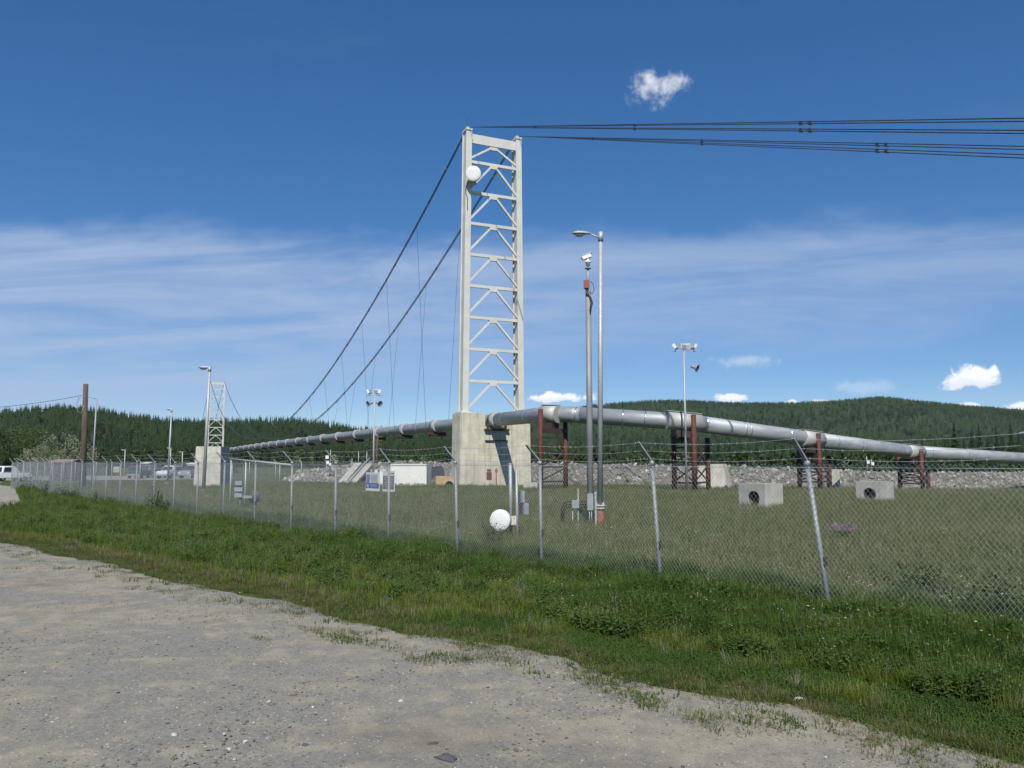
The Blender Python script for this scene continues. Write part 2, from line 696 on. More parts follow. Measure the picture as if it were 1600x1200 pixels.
def gravel_material(name, tint=(1, 1, 1)):
    t = NT(name)
    co = t.geo.outputs['Position']
    k = lambda c: tuple(a * b for a, b in zip(c, tint))
    rot = t.n('ShaderNodeMapping')
    t.L.new(co, rot.inputs[0])
    rot.inputs['Rotation'].default_value = (0, 0, R(33))
    rot.inputs['Scale'].default_value = (0.28, 0.85, 1)
    big = t.noise(rot.outputs[0], 0.6, 7.0, 0.62, 0.5)
    mid = t.noise(co, 2.6, 5.0, 0.62, 0.3)
    fine = t.noise(co, 22.0, 4.0, 0.7)
    grit = t.noise(co, 75.0, 4.0, 0.85)
    v1 = t.voronoi(co, 34.0)
    v1c = t.voronoi(co, 34.0, out=1)
    v2 = t.voronoi(co, 95.0)
    v2c = t.voronoi(co, 95.0, out=1)
    dust = t.mix(t.sstep(mid, 0.3, 0.7), k((0.275, 0.245, 0.180)), k((0.360, 0.320, 0.240)))
    stony = t.mix(t.sstep(fine, 0.3, 0.7), k((0.185, 0.176, 0.152)), k((0.280, 0.266, 0.228)))
    f = t.sstep(t.math('ADD', t.math('MULTIPLY', big, 0.6), t.math('MULTIPLY', mid, 0.4)), 0.43, 0.57)
    col = t.mix(f, stony, dust)
    col = t.mix(t.math('MULTIPLY', t.sstep(grit, 0.40, 0.62), 0.6), col, t.mix(0.5, col, k((0.085, 0.083, 0.078))))
    # embedded pebbles of two sizes
    sepc = t.n('ShaderNodeSeparateColor')
    t.L.new(v1c, sepc.inputs[0])
    keep1 = t.math('MULTIPLY', t.math('LESS_THAN', v1, 0.33), t.math('GREATER_THAN', sepc.outputs[0], t.math('MULTIPLY_ADD', f, 0.25) if False else 0.55))
    peb = t.ramp(sepc.outputs[1], [(0, k((0.10, 0.10, 0.105))), (0.5, k((0.22, 0.215, 0.20))), (0.85, k((0.36, 0.35, 0.33))), (1, k((0.62, 0.61, 0.58)))])
    col = t.mix(t.math('MULTIPLY', keep1, 0.8), col, peb)
    sep2 = t.n('ShaderNodeSeparateColor')
    t.L.new(v2c, sep2.inputs[0])
    keep2 = t.math('MULTIPLY', t.math('LESS_THAN', v2, 0.36), t.math('GREATER_THAN', sep2.outputs[0], 0.45))
    peb2 = t.ramp(sep2.outputs[1], [(0, k((0.08, 0.08, 0.085))), (0.6, k((0.20, 0.195, 0.18))), (1, k((0.42, 0.41, 0.38)))])
    col = t.mix(t.math('MULTIPLY', keep2, 0.7), col, peb2)
    # damp, darker hollows
    wet = t.noise(t.map(co, (0.45, 0.8, 1), (3, 1, 0)), 0.5, 4.0, 0.5, 0.4)
    col = t.mix(t.math('MULTIPLY', t.sstep(wet, 0.58, 0.74), 0.45), col, k((0.13, 0.115, 0.09)))
    h = t.math('ADD', t.math('MULTIPLY', grit, 0.4), t.math('ADD', t.math('MULTIPLY', keep1, t.math('SUBTRACT', 0.33, v1)), t.math('MULTIPLY', fine, 0.5)))
    return t.done(t.pbsdf(col, 0.93, 0, t.bump(h, 0.55, 0.02), 0.15))


M_SOIL = ground_material()
M_GRAVEL = gravel_material('gravel_road_surface')
M_GRAVEL2 = gravel_material('gravel_lot_surface', (1.1, 1.12, 1.18))


def grid_mesh(name, xs, ys, zf, mat, kind='structure'):
    X, Y = np.meshgrid(xs, ys)
    Z = zf(X, Y)
    V = np.stack([X.ravel(), Y.ravel(), Z.ravel()], 1)
    nx, ny = len(xs), len(ys)
    i = np.arange(nx - 1)[None, :] + np.arange(ny - 1)[:, None] * nx
    i = i.ravel()
    Fc = np.stack([i, i + 1, i + 1 + nx, i + nx], 1)
    me = bpy.data.meshes.new(name)
    me.from_pydata(V.tolist(), [], Fc.tolist())
    me.materials.append(mat)
    me.polygons.foreach_set('use_smooth', [True] * len(me.polygons))
    me.update()
    o = bpy.data.objects.new(name, me)
    COL.objects.link(o)
    return tag(o, kind=kind)


def geo_steps(a, b, first, ratio):
    out, s, v = [], first, a
    while v < b:
        v += s
        s *= ratio
        out.append(v)
    return out


ys = list(np.arange(-20, 40, 0.5)) + list(np.arange(40, 130, 1.5)) + list(np.arange(130, 400, 5.0)) + geo_steps(400, 4300, 10, 1.16)
xr = list(np.arange(0, 62, 0.8)) + geo_steps(61.6, 4300, 1.2, 1.16)
xs = [-v for v in reversed(xr[1:])] + xr


def ground_z(X, Y):
    z = gz(X, Y)
    rd = road_depth(X, Y)
    z = z - 0.07 * sst(rd, 0.0, 0.5)
    z = np.where(inside(DRIVE, X, Y), z - 0.05, z)
    return z


ground_o = grid_mesh('ground', xs, ys, ground_z, M_SOIL)


def road_sheet():
    pts = []
    for i in range(len(EDGE) - 1):
        a, b = EDGE[i], EDGE[i + 1]
        n = max(2, int((b - a).length / 0.12))
        for k in range(n):
            pts.append(a.lerp(b, k / n))
    q = Vector((-0.42, -0.907))
    offs = [-0.25, 0.0, 0.25, 0.6, 1.1, 1.8, 2.6, 3.6, 5, 7, 10, 15, 24, 40]
    V, Fs = [], []
    for p in pts:
        j = 0.16 * mnoise.noise((p.x * 1.6, p.y * 1.6, 0)) + 0.1 * mnoise.noise((p.x * 5, p.y * 5, 4)) + 0.35 * mnoise.noise((p.x * 0.5, p.y * 0.5, 9))
        for o in offs:
            w = p + q * (o + j * (1.0 if o < 2 else 0.0))
            z = -0.035 if o < -0.1 else (0.004 if o < 0.1 else 0.016)
            if o > 0.2:
                z += 0.012 * mnoise.noise((w.x * 0.6, w.y * 0.6, 2)) + 0.006 * mnoise.noise((w.x * 2.1, w.y * 2.1, 5))
            V.append((w.x, w.y, z))
    m = len(offs)
    for i in range(len(pts) - 1):
        for k in range(m - 1):
            Fs.append((i * m + k, i * m + k + 1, (i + 1) * m + k + 1, (i + 1) * m + k))
    me = bpy.data.meshes.new('gravel_road')
    me.from_pydata(V, [], Fs)
    me.materials.append(M_GRAVEL)
    me.polygons.foreach_set('use_smooth', [True] * len(Fs))
    bm = bmesh.new()
    bm.from_mesh(me)
    bmesh.ops.recalc_face_normals(bm, faces=bm.faces)
    bm.to_mesh(me)
    bm.free()
    o = bpy.data.objects.new('gravel_road', me)
    COL.objects.link(o)
    tag(o, kind='structure')


road_sheet()


def flat_sheet(name, poly, z, mat, sub=40):
    me = bpy.data.meshes.new(name)
    P = []
    n = len(poly)
    for i in range(n):
        a, b = Vector(poly[i]), Vector(poly[(i + 1) % n])
        k = max(1, int((b - a).length / 1.0))
        for j in range(k):
            p = a.lerp(b, j / k)
            P.append((p.x + 0.25 * mnoise.noise((p.x * 0.7, p.y * 0.7, 1)), p.y + 0.25 * mnoise.noise((p.x * 0.7, p.y * 0.7, 8)), z))
    me.from_pydata(P, [], [tuple(range(len(P)))])
    me.materials.append(mat)
    o = bpy.data.objects.new(name, me)
    COL.objects.link(o)
    return tag(o, kind='structure')


flat_sheet('gravel_driveway', DRIVE, 0.02, M_GRAVEL2)
LOT = [(-112, 92), (-75, 97), (-45, 102), (-37, 112), (-46, 128), (-80, 138), (-130, 130)]
flat_sheet('parking_lot', LOT, 0.09, M_GRAVEL2)


def water_material():
    t = NT('river_water')
    co = t.geo.outputs['Position']
    h = t.noise(t.map(co, (1, 1.6, 1)), 0.8, 4.0)
    return t.done(t.pbsdf((0.12, 0.12, 0.095), 0.12, 0, t.bump(h, 0.2, 0.1), 0.5))


rc = Vector((TOW.x, TOW.y)) + Vector((AX.x, AX.y)) * 165
mb = MB()
pw = [rc + Vector((AX.x, AX.y)) * a + Vector((PERP.x, PERP.y)) * b for a, b in ((-76, -1500), (78, -1500), (78, 1500), (-76, 1500))]
mb.add([(p.x, p.y, -1.6) for p in pw], [(0, 1, 2, 3)])
tag(mb.build('river', water_material()), kind='structure')

# ------------------------------------------------------------------ the riprap dike
TOE = [at(440, 760, 100), at(520, 760, 94), at(600, 760, 90), at(720, 760, 88), at(830, 762, 86), at(960, 763, 81), at(1100, 763, 79),
       at(1230, 765, 82), at(1350, 765, 87), at(1480, 765, 93), at(1600, 765, 99), at(1760, 765, 107), at(2000, 765, 118)]
TOEH = [1.2, 2.0, 2.2, 2.2, 2.1, 1.95, 1.9, 1.9, 1.9, 1.9, 1.8, 1.8, 1.8]


def dike():
    P, H = [], []
    for i in range(len(TOE) - 1):
        for k in range(12):
            t = k / 12
            P.append(TOE[i].to_2d().lerp(TOE[i + 1].to_2d(), t))
            H.append(TOEH[i] * (1 - t) + TOEH[i + 1] * t)
    V, Fs = [], []
    prof = [(-0.6, -0.25), (0.0, 0.12), (1.2, 0.42), (2.4, 0.78), (3.4, 1.0), (5.5, 1.03), (7.5, 1.0), (9.5, 0.4), (13, -0.6)]
    m = len(prof)
    frames = []
    for i, p in enumerate(P):
        t = (P[min(i + 1, len(P) - 1)] - P[max(i - 1, 0)]).normalized()
        nb = Vector((-t.y, t.x))
        frames.append((p, t, nb, H[i]))
        for (o, h) in prof:
            w = p + nb * o
            V.append((w.x, w.y, G(p.x, p.y) + h * H[i] + 0.12 * mnoise.noise((w.x * 0.4, w.y * 0.4, 3))))
    for i in range(len(P) - 1):
        for k in range(m - 1):
            Fs.append((i * m + k, (i + 1) * m + k, (i + 1) * m + k + 1, i * m + k + 1))
    me = bpy.data.meshes.new('dike')
    me.from_pydata(V, [], Fs)
    me.materials.append(simple('dike_fill', (0.16, 0.15, 0.13), (0.09, 0.085, 0.06), 1.2, 0.95))
    o = bpy.data.objects.new('dike', me)
    COL.objects.link(o)
    tag(o, kind='structure')
    return frames, prof


DIKE, DPROF = dike()


# ------------------------------------------------------------------ scattering of uncountable stuff
SRC_N = [0]


def sources(prefix, objs):
    c = bpy.data.collections.new('src_' + prefix)
    for i, me in enumerate(objs):
        o = bpy.data.objects.new('%s_%02d' % (prefix, i), me)
        c.objects.link(o)
    return c


def scatter(name, coll, P, S, Rt, I, label=None, cat=None):
    P = np.asarray(P, float)
    n = len(P)
    me = bpy.data.meshes.new(name)
    me.vertices.add(n)
    me.vertices.foreach_set('co', P.ravel())
    a = me.attributes.new('sc', 'FLOAT', 'POINT')
    a.data.foreach_set('value', np.asarray(S, float).ravel())
    a = me.attributes.new('rt', 'FLOAT_VECTOR', 'POINT')
    a.data.foreach_set('vector', np.asarray(Rt, float).ravel())
    a = me.attributes.new('ix', 'INT', 'POINT')
    a.data.foreach_set('value', np.asarray(I, int).ravel())
    me.update()
    o = bpy.data.objects.new(name, me)
    COL.objects.link(o)
    ng = bpy.data.node_groups.new(name + '_nodes', 'GeometryNodeTree')
    ng.interface.new_socket('Geometry', in_out='INPUT', socket_type='NodeSocketGeometry')
    ng.interface.new_socket('Geometry', in_out='OUTPUT', socket_type='NodeSocketGeometry')
    N, L = ng.nodes, ng.links
    gi, go = N.new('NodeGroupInput'), N.new('NodeGroupOutput')
    ci = N.new('GeometryNodeCollectionInfo')
    ci.inputs['Collection'].default_value = coll
    ci.inputs['Separate Children'].default_value = True
    ci.inputs['Reset Children'].default_value = True
    ip = N.new('GeometryNodeInstanceOnPoints')
    ip.inputs['Pick Instance'].default_value = True

    def na(nm, ty):
        k = N.new('GeometryNodeInputNamedAttribute')
        k.data_type = ty
        k.inputs['Name'].default_value = nm
        return [s for s in k.outputs if s.enabled and s.name == 'Attribute'][0]
    L.new(gi.outputs[0], ip.inputs['Points'])
    L.new(ci.outputs[0], ip.inputs['Instance'])
    L.new(na('ix', 'INT'), ip.inputs['Instance Index'])
    er = N.new('FunctionNodeEulerToRotation')
    L.new(na('rt', 'FLOAT_VECTOR'), er.inputs[0])
    L.new(er.outputs[0], ip.inputs['Rotation'])
    L.new(na('sc', 'FLOAT'), ip.inputs['Scale'])
    L.new(ip.outputs[0], go.inputs[0])
    md = o.modifiers.new('scatter', 'NODES')
    md.node_group = ng
    return tag(o, label, cat, kind='stuff')


def rock_mesh(name, seed, mat, flat=0.7, sub=1):
    r = random.Random(seed)
    bm = bmesh.new()
    bmesh.ops.create_icosphere(bm, subdivisions=sub, radius=0.5)
    sx, sy, sz = r.uniform(0.8, 1.3), r.uniform(0.7, 1.1), r.uniform(0.6, 1.0) * flat
    for v in bm.verts:
        k = 1 + 0.55 * mnoise.noise(v.co * 2.3 + Vector((seed * 3.7, 0, 0)))
        v.co = Vector((v.co.x * sx, v.co.y * sy, v.co.z * sz)) * k
    me = bpy.data.meshes.new(name)
    bm.to_mesh(me)
    bm.free()
    me.materials.append(mat)
    return me


def rock_mat(name, cols):
    t = NT(name)
    oi = t.n('ShaderNodeObjectInfo')
    col = t.ramp(oi.outputs['Random'], [(i / (len(cols) - 1), c) for i, c in enumerate(cols)])
    nz = t.noise(t.tc.outputs['Object'], 5.0, 4.0)
    col = t.mix(t.math('MULTIPLY', t.sstep(nz, 0.4, 0.7), 0.4), col, (0.10, 0.095, 0.085))
    return t.done(t.pbsdf(col, 0.9, 0, t.bump(nz, 0.4, 0.05), 0.2))


M_ROCK = rock_mat('riprap_stone', [(0.13, 0.125, 0.115), (0.26, 0.25, 0.23), (0.36, 0.35, 0.32), (0.20, 0.19, 0.17), (0.52, 0.51, 0.48)])
ROCKS = sources('rock', [rock_mesh('rock_m%d' % i, i, M_ROCK, 0.8) for i in range(6)])
P, S, RT, I = [], [], [], []
L_ = len(DIKE)
for i in range(L_ - 1):
    p, t, nb, h = DIKE[i]
    p2 = DIKE[i + 1][0]
    seg = (p2 - p).length
    for k in range(int(seg * 3.9 * 9)):
        f = rnd.random()
        o = rnd.uniform(-0.5, 3.9)
        w = p.lerp(p2, f) + nb * o
        hh = np.interp(o, [a for a, b in DPROF], [b for a, b in DPROF]) * h
        s = rnd.uniform(0.16, 0.34) if rnd.random() < 0.85 else rnd.uniform(0.35, 0.6)
        if w.x < -8:
            s *= 1.25
        P.append((w.x, w.y, G(p.x, p.y) + hh + rnd.uniform(-0.05, 0.10)))
        S.append(s)
        RT.append((rnd.uniform(0, 6.3), rnd.uniform(0, 6.3), rnd.uniform(0, 6.3)))
        I.append(rnd.randrange(6))
scatter('riprap_stones', ROCKS, P, S, RT, I, 'grey broken riprap stones covering the dike face', 'riprap')

# loose stones on the road
M_PEB = rock_mat('loose_gravel', [(0.09, 0.09, 0.095), (0.17, 0.165, 0.155), (0.26, 0.25, 0.23), (0.14, 0.13, 0.115), (0.55, 0.54, 0.51)])
PEB = sources('pebble', [rock_mesh('pebble_m%d' % i, 40 + i, M_PEB, 0.55) for i in range(5)])
P, S, RT, I = [], [], [], []
while len(P) < 14000:
    y = 3.2 + 24 * rnd.random() ** 1.7
    x = rnd.uniform(-0.70, 0.66) * y
    rd = float(road_depth(x, y))
    if rd < -0.3 or (rd < 0.1 and rnd.random() < 0.6):
        continue
    if mnoise.noise((x * 0.8, y * 0.8, 3)) < rnd.uniform(-0.5, 0.35):
        continue
    s = 0.008 + 0.020 * rnd.random() ** 3 + (0.03 * rnd.random() if rnd.random() < 0.015 else 0)
    P.append((x, y, 0.016 + s * 0.12))
    S.append(s * 1.4)
    RT.append((rnd.uniform(-0.3, 0.3), rnd.uniform(-0.3, 0.3), rnd.uniform(0, 6.3)))
    I.append(rnd.randrange(5))
scatter('loose_gravel', PEB, P, S, RT, I, 'loose pebbles strewn over the gravel road', 'gravel')


# ------------------------------------------------------------------ grass and weeds
def blade(mb, base, az, h, w, bend, segs=3, twist=0.0):
    d = Vector((math.cos(az), math.sin(az), 0))
    s0 = Vector((-d.y, d.x, 0))
    pts = []
    for i in range(segs + 1):
        t = i / segs
        c = Vector(base) + d * (bend * h * t * t) + Vector((0, 0, h * t * (1 - 0.25 * bend * t)))
        ww = w * (1 - t) ** 0.7 if i < segs else 0
        pts.append((c, ww))
    vs_, fs = [], []
    for i, (c, ww) in enumerate(pts):
        if i < segs:
            vs_ += [c - s0 * ww / 2, c + s0 * ww / 2]
        else:
            vs_.append(c)
    for i in range(segs - 1):
        fs.append((2 * i, 2 * i + 1, 2 * i + 3, 2 * i + 2))
    fs.append((2 * segs - 2, 2 * segs - 1, 2 * segs))
    mb.add(vs_, fs)
    return pts[-1][0]


def tuft(name, seed, n, h, spread, w, bend, mats, heads=0.0):
    r = random.Random(seed)
    mb = MB()
    for i in range(n):
        a = r.uniform(0, 6.28)
        q = spread * math.sqrt(r.random())
        hh = h * r.uniform(0.45, 1.0)
        mb.cur = 0
        b = (q * math.cos(a), q * math.sin(a), -0.02)
        az = a + r.uniform(-0.9, 0.9)
        bd = bend * r.uniform(0.3, 1.3)
        tip = blade(mb, b, az, hh, w * r.uniform(0.7, 1.3), bd)
        if r.random() < heads:
            mb.cur = 1
            hb = blade(mb, b, az, hh * 1.22, w * 0.5, bd * 0.5)
            for k in range(3):
                aa = r.uniform(0, 6.28)
                s = hh * 0.075
                d = Vector((math.cos(aa), math.sin(aa), 0)) * s * 0.22
                mb.add([hb - d - Vector((0, 0, s)), hb + d - Vector((0, 0, s * 0.7)), hb + Vector((0, 0, s * 0.7))], [(0, 1, 2)])
    return mb.mesh(name, mats)


def weed(name, seed, stems, h, leaves, lsize, mats, spread=0.12, flower=0):
    r = random.Random(seed)
    mb = MB()
    for s in range(stems):
        a = r.uniform(0, 6.28)
        q = spread * math.sqrt(r.random())
        b = Vector((q * math.cos(a), q * math.sin(a), -0.02))
        lean = Vector((r.uniform(-0.25, 0.25), r.uniform(-0.25, 0.25), 1)).normalized()
        hh = h * r.uniform(0.6, 1.0)
        mb.cur = 0
        top = b + lean * hh
        mb.tube([b, top], [0.005, 0.003], 3, False)
        for k in range(leaves):
            t = (k + 0.6) / leaves
            p = b + lean * hh * t
            az = k * 2.4 + r.uniform(-0.4, 0.4)
            L = lsize * (1.15 - 0.6 * t) * r.uniform(0.7, 1.2)
            d = Vector((math.cos(az), math.sin(az), r.uniform(-0.15, 0.5))).normalized()
            sd_ = Vector((-math.sin(az), math.cos(az), 0)) * L * 0.27
            dn = Vector((0, 0, -0.12 * L))
            mb.add([p, p + d * L * 0.45 - sd_ + dn, p + d * L + dn * 2, p + d * L * 0.45 + sd_ + dn, p + d * L * 0.5],
                   [(0, 1, 4), (1, 2, 4), (2, 3, 4), (3, 0, 4)])
        if flower:
            mb.cur = 1
            fr = flower * r.uniform(0.7, 1.2)
            for k in range(6):
                a0, a1 = k * 1.047, k * 1.047 + 0.85
                mb.add([top, top + Vector((math.cos(a0) * fr, math.sin(a0) * fr, 0.3 * fr)), top + Vector((math.cos(a1) * fr, math.sin(a1) * fr, 0.3 * fr))], [(0, 1, 2)])
            mb.add([top + Vector((0, 0, fr * 0.8)), top + Vector((fr * 0.6, 0, 0)), top + Vector((-fr * 0.5, fr * 0.4, 0)), top + Vector((-fr * 0.4, -fr * 0.5, 0))],
                   [(0, 1, 2), (0, 2, 3), (0, 3, 1)])
    return mb.mesh(name, mats)


ML_TALL = leaf('verge_grass_leaf', [(0.085, 0.145, 0.014), (0.125, 0.185, 0.019), (0.175, 0.215, 0.030), (0.215, 0.220, 0.046)], scale=0.5)
ML_LUSH = leaf('lush_grass_leaf', [(0.045, 0.100, 0.013), (0.072, 0.135, 0.018), (0.120, 0.165, 0.030)], scale=0.6)
ML_SHORT = leaf('short_grass_leaf', [(0.095, 0.120, 0.026), (0.130, 0.145, 0.036), (0.165, 0.155, 0.060), (0.19, 0.165, 0.075)], scale=0.8)
ML_WEED = leaf('weed_leaf', [(0.050, 0.100, 0.018), (0.075, 0.135, 0.026), (0.110, 0.160, 0.040)], scale=0.7)
ML_FIELD = leaf('field_grass_leaf', [(0.082, 0.128, 0.018), (0.112, 0.150, 0.024), (0.142, 0.160, 0.036), (0.165, 0.170, 0.055)], scale=0.09)
ML_HEAD = leaf('seed_head', [(0.24, 0.225, 0.16), (0.30, 0.275, 0.21), (0.22, 0.20, 0.155)], transl=0.2)
ML_GREY = leaf('grey_seed_head', [(0.28, 0.265, 0.175), (0.38, 0.355, 0.26), (0.27, 0.235, 0.19)], transl=0.2, scale=0.1)
ML_WHITE = leaf('white_petal', [(0.72, 0.70, 0.64), (0.62, 0.58, 0.54)], transl=0.25)
ML_PINK = leaf('purple_petal', [(0.33, 0.17, 0.33), (0.26, 0.13, 0.27)], transl=0.25)
ML_BUSH = leaf('bush_leaf', [(0.040, 0.075, 0.018), (0.060, 0.100, 0.026), (0.085, 0.120, 0.035)], scale=1.0)

V_ = []
for i in range(4):
    V_.append(tuft('tall%d' % i, 100 + i, 34, 0.46, 0.16, 0.010, 0.45, [ML_TALL, ML_HEAD], 0.025))      # 0-3
for i in range(3):
    V_.append(tuft('lush%d' % i, 120 + i, 44, 0.48, 0.17, 0.011, 0.30, [ML_LUSH, ML_HEAD], 0.003))      # 4-6
for i in range(3):
    V_.append(tuft('short%d' % i, 140 + i, 30, 0.12, 0.13, 0.007, 0.8, [ML_SHORT, ML_HEAD], 0.04))     # 7-9
for i in range(3):
    V_.append(weed('weed%d' % i, 160 + i, 5, 0.34, 11, 0.085, [ML_WEED, ML_WHITE]))                    # 10-12
for i in range(2):
    V_.append(weed('clover%d' % i, 170 + i, 20, 0.085, 4, 0.034, [ML_WEED, ML_WHITE], 0.16))             # 13-14
for i in range(2):
    V_.append(weed('daisy%d' % i, 180 + i, 3, 0.42, 5, 0.05, [ML_WEED, ML_WHITE], 0.09, 0.014))        # 15-16
for i in range(2):
    V_.append(tuft('dry%d' % i, 190 + i, 14, 0.42, 0.10, 0.006, 0.4, [ML_HEAD, ML_HEAD], 0.5))         # 17-18
VERGE = sources('verge', V_)

P, S, RT, I = [], [], [], []


def putp(x, y, z, s, i, tilt=0.12):
    P.append((x, y, z))
    S.append(s)
    RT.append((rnd.gauss(0, tilt), rnd.gauss(0, tilt), rnd.uniform(0, 6.28)))
    I.append(i)


nt = 0
while nt < 56000:
    y = 3.0 + 72 * rnd.random() ** 1.9
    x = rnd.uniform(-0.78 * y - 2.5, 0.75 * y + 2.5)
    fs_ = float(fence_side(x, y))
    if fs_ < -1.4:
        continue
    rd = float(road_depth(x, y))
    if rd > 0.9:
        continue
    nt += 1
    if bool(inside(DRIVE, x, y)):
        continue
    v = -rd                                     # metres from the road
    big = mnoise.noise((x * 0.35, y * 0.35, 1.7))
    sm = mnoise.noise((x * 1.3, y * 1.3, 5.1))
    if v < 0.05 + 0.55 * max(0, sm):
        if rnd.random() < 0.93 - 0.5 * max(0, sm + 0.2):
            continue
    z = G(x, y)
    hs = float(np.interp(v, [0, 0.5, 1.2, 2.4, 4.0], [0.45, 0.6, 0.75, 0.95, 1.0])) * (0.9 + 0.35 * big)
    u = rnd.random()
    if v < 0.55:
        putp(x, y, z, rnd.uniform(0.5, 1.1), rnd.choice((7, 8, 9, 9, 14)))
    elif v < 1.5:
        if u < 0.80 * float(sst(x + 1.6 * sm, -5.0, 2.0)) * (0.7 + 0.6 * (sm > -0.1)):
            putp(x, y, z, rnd.uniform(0.75, 1.4), rnd.choice((13, 14)))
        elif u < 0.85:
            putp(x, y, z, rnd.uniform(0.9, 1.6), rnd.choice((7, 8, 9)))
        else:
            putp(x, y, z, 0.6 * rnd.uniform(0.7, 1.2), rnd.choice((0, 1, 2, 3, 17)))
    else:
        near_fence = fs_ < 2.6
        lush = near_fence and big + 0.5 * sm > -0.35 and rnd.random() < float(sst(x, -17, 0))
        hs *= 1.0 + 0.45 * sm
        if lush and u < 0.66:
            putp(x, y, z, hs * rnd.uniform(0.75, 1.25), rnd.choice((4, 5, 6)))
        elif u < (0.78 if sm < 0.22 else 0.35):
            putp(x, y, z, hs * rnd.uniform(0.65, 1.1), rnd.choice((0, 1, 2, 3)))
        elif u < 0.965 or (sm > 0.22 and u < 0.99):
            putp(x, y, z, hs * rnd.uniform(0.8, 1.6), rnd.choice((10, 11, 12)))
        elif u < 0.972:
            putp(x, y, z, hs * rnd.uniform(0.9, 1.4), rnd.choice((15, 16)))
        else:
            putp(x, y, z, hs * rnd.uniform(0.9, 1.4), rnd.choice((17, 18)))
for k in range(260):                            # stray tufts on the road edge
    y = 4 + 16 * rnd.random()
    x = rnd.uniform(-0.7, 0.66) * y
    rd = float(road_depth(x, y))
    if 0.1 < rd < 1.6 and mnoise.noise((x * 0.9, y * 0.9, 12)) > 0.12:
        for q in range(4):
            putp(x + rnd.gauss(0, 0.12), y + rnd.gauss(0, 0.12), 0.015, rnd.uniform(0.35, 0.75), rnd.choice((7, 8, 9)))
scatter('verge_grass', VERGE, P, S, RT, I, 'rough green grass and weeds between the gravel road and the fence', 'grass')

V_ = []
for i in range(4):
    V_.append(tuft('field%d' % i, 200 + i, 38, 0.30, 0.26, 0.010, 0.5, [ML_FIELD, ML_GREY], 0.08))      # 0-3
for i in range(2):
    V_.append(tuft('fieldpale%d' % i, 210 + i, 24, 0.34, 0.24, 0.008, 0.5, [ML_FIELD, ML_GREY], 0.35))   # 4-5
for i in range(2):
    V_.append(weed('fieldweed%d' % i, 220 + i, 6, 0.30, 9, 0.08, [ML_WEED, ML_GREY], 0.2, 0.012))       # 6-7
V_.append(weed('fieldflower', 230, 6, 0.34, 4, 0.05, [ML_FIELD, ML_WHITE], 0.25, 0.016))                # 8
FIELD = sources('field', V_)
P, S, RT, I = [], [], [], []
nt = 0
while nt < 60000:
    y = 9 + 95 * rnd.random() ** 1.35
    x = rnd.uniform(-0.80 * y - 3, 0.78 * y + 4)
    fs_ = float(fence_side(x, y))
    if fs_ > -0.9:
        continue
    if y > 78 + max(0, x) * 0.28 + (12 if x < -8 else 0):
        continue
    nt += 1
    if bool(inside(LOT, x, y)):
        continue
    z = G(x, y)
    big = mnoise.noise((x * 0.12, y * 0.12, 3.3))
    u = rnd.random()
    far = 1.0 + 0.45 * float(sst(y, 25, 70))
    hs = (1.0 + 0.3 * big) * (1.0 - 0.35 * float(sst(y, 45, 75)))
    if u < 0.55 + 0.25 * big:
        putp(x, y, z, far * hs * rnd.uniform(0.7, 1.15), rnd.choice((0, 1, 2, 3)))
    elif u < 0.90:
        putp(x, y, z, far * hs * rnd.uniform(0.7, 1.15), rnd.choice((4, 5)))
    elif u < 0.97:
        putp(x, y, z, far * rnd.uniform(0.7, 1.2), rnd.choice((6, 7)))
    else:
        putp(x, y, z, far * rnd.uniform(0.7, 1.2), 8)
scatter('field_grass', FIELD, P, S, RT, I, 'olive meadow grass with pale seed heads inside the fence', 'grass')


# ------------------------------------------------------------------ trees
def spruce_mesh(mb, seed, h, r0, layers, spikes, z0=0.04):
    r = random.Random(seed)
    for k in range(layers):
        t = k / (layers - 1)
        z = h * (z0 + (0.97 - z0) * t)
        rad = r0 * (1 - t) ** 0.85 * r.uniform(0.75, 1.2) + 0.02 * h
        off = r.uniform(0, 6.28)
        for s in range(spikes):
            a = off + 6.283 * s / spikes + r.uniform(-0.3, 0.3)
            L = rad * r.uniform(0.6, 1.25)
            d = Vector((math.cos(a), math.sin(a), 0))
            sd_ = Vector((-d.y, d.x, 0)) * L * r.uniform(0.28, 0.45)
            dz = h * 0.62 / layers
            top = Vector((0, 0, z + dz * 1.3))
            tip = d * L + Vector((0, 0, z - 0.30 * L))
            lo = d * L * 0.45 + Vector((0, 0, z - dz * 0.5))
            mb.add([top, lo - sd_, tip, lo + sd_], [(0, 1, 2), (0, 2, 3)])


def tree_leaf(name, cols, scale, transl=0.12):
    return leaf(name, cols, transl=transl, rough=0.75, scale=scale)


MT_SPR = tree_leaf('spruce_needles', [(0.012, 0.028, 0.011), (0.018, 0.038, 0.013), (0.026, 0.050, 0.016)], 0.02)
MT_HILL = tree_leaf('hillside_needles', [(0.016, 0.037, 0.015), (0.023, 0.050, 0.017), (0.040, 0.078, 0.020), (0.055, 0.098, 0.024)], 0.0042)
MT_HILLL = tree_leaf('near_hill_needles', [(0.016, 0.036, 0.011), (0.026, 0.052, 0.013), (0.046, 0.078, 0.018)], 0.012)
MT_DEC = tree_leaf('broadleaf_green', [(0.030, 0.060, 0.016), (0.046, 0.080, 0.022), (0.070, 0.100, 0.034)], 0.03, 0.2)
MT_PALE = tree_leaf('pale_willow_leaf', [(0.15, 0.17, 0.095), (0.22, 0.235, 0.15), (0.12, 0.15, 0.065)], 0.08, 0.25)
M_BARK = simple('spruce_bark', (0.075, 0.058, 0.045), (0.045, 0.036, 0.03), 3.0, 0.95, 0, 0.5, (4, 4, 1))
M_BARKP = simple('pale_bark', (0.13, 0.12, 0.10), (0.09, 0.082, 0.07), 3.0, 0.9, 0, 0.4, (3, 3, 1))


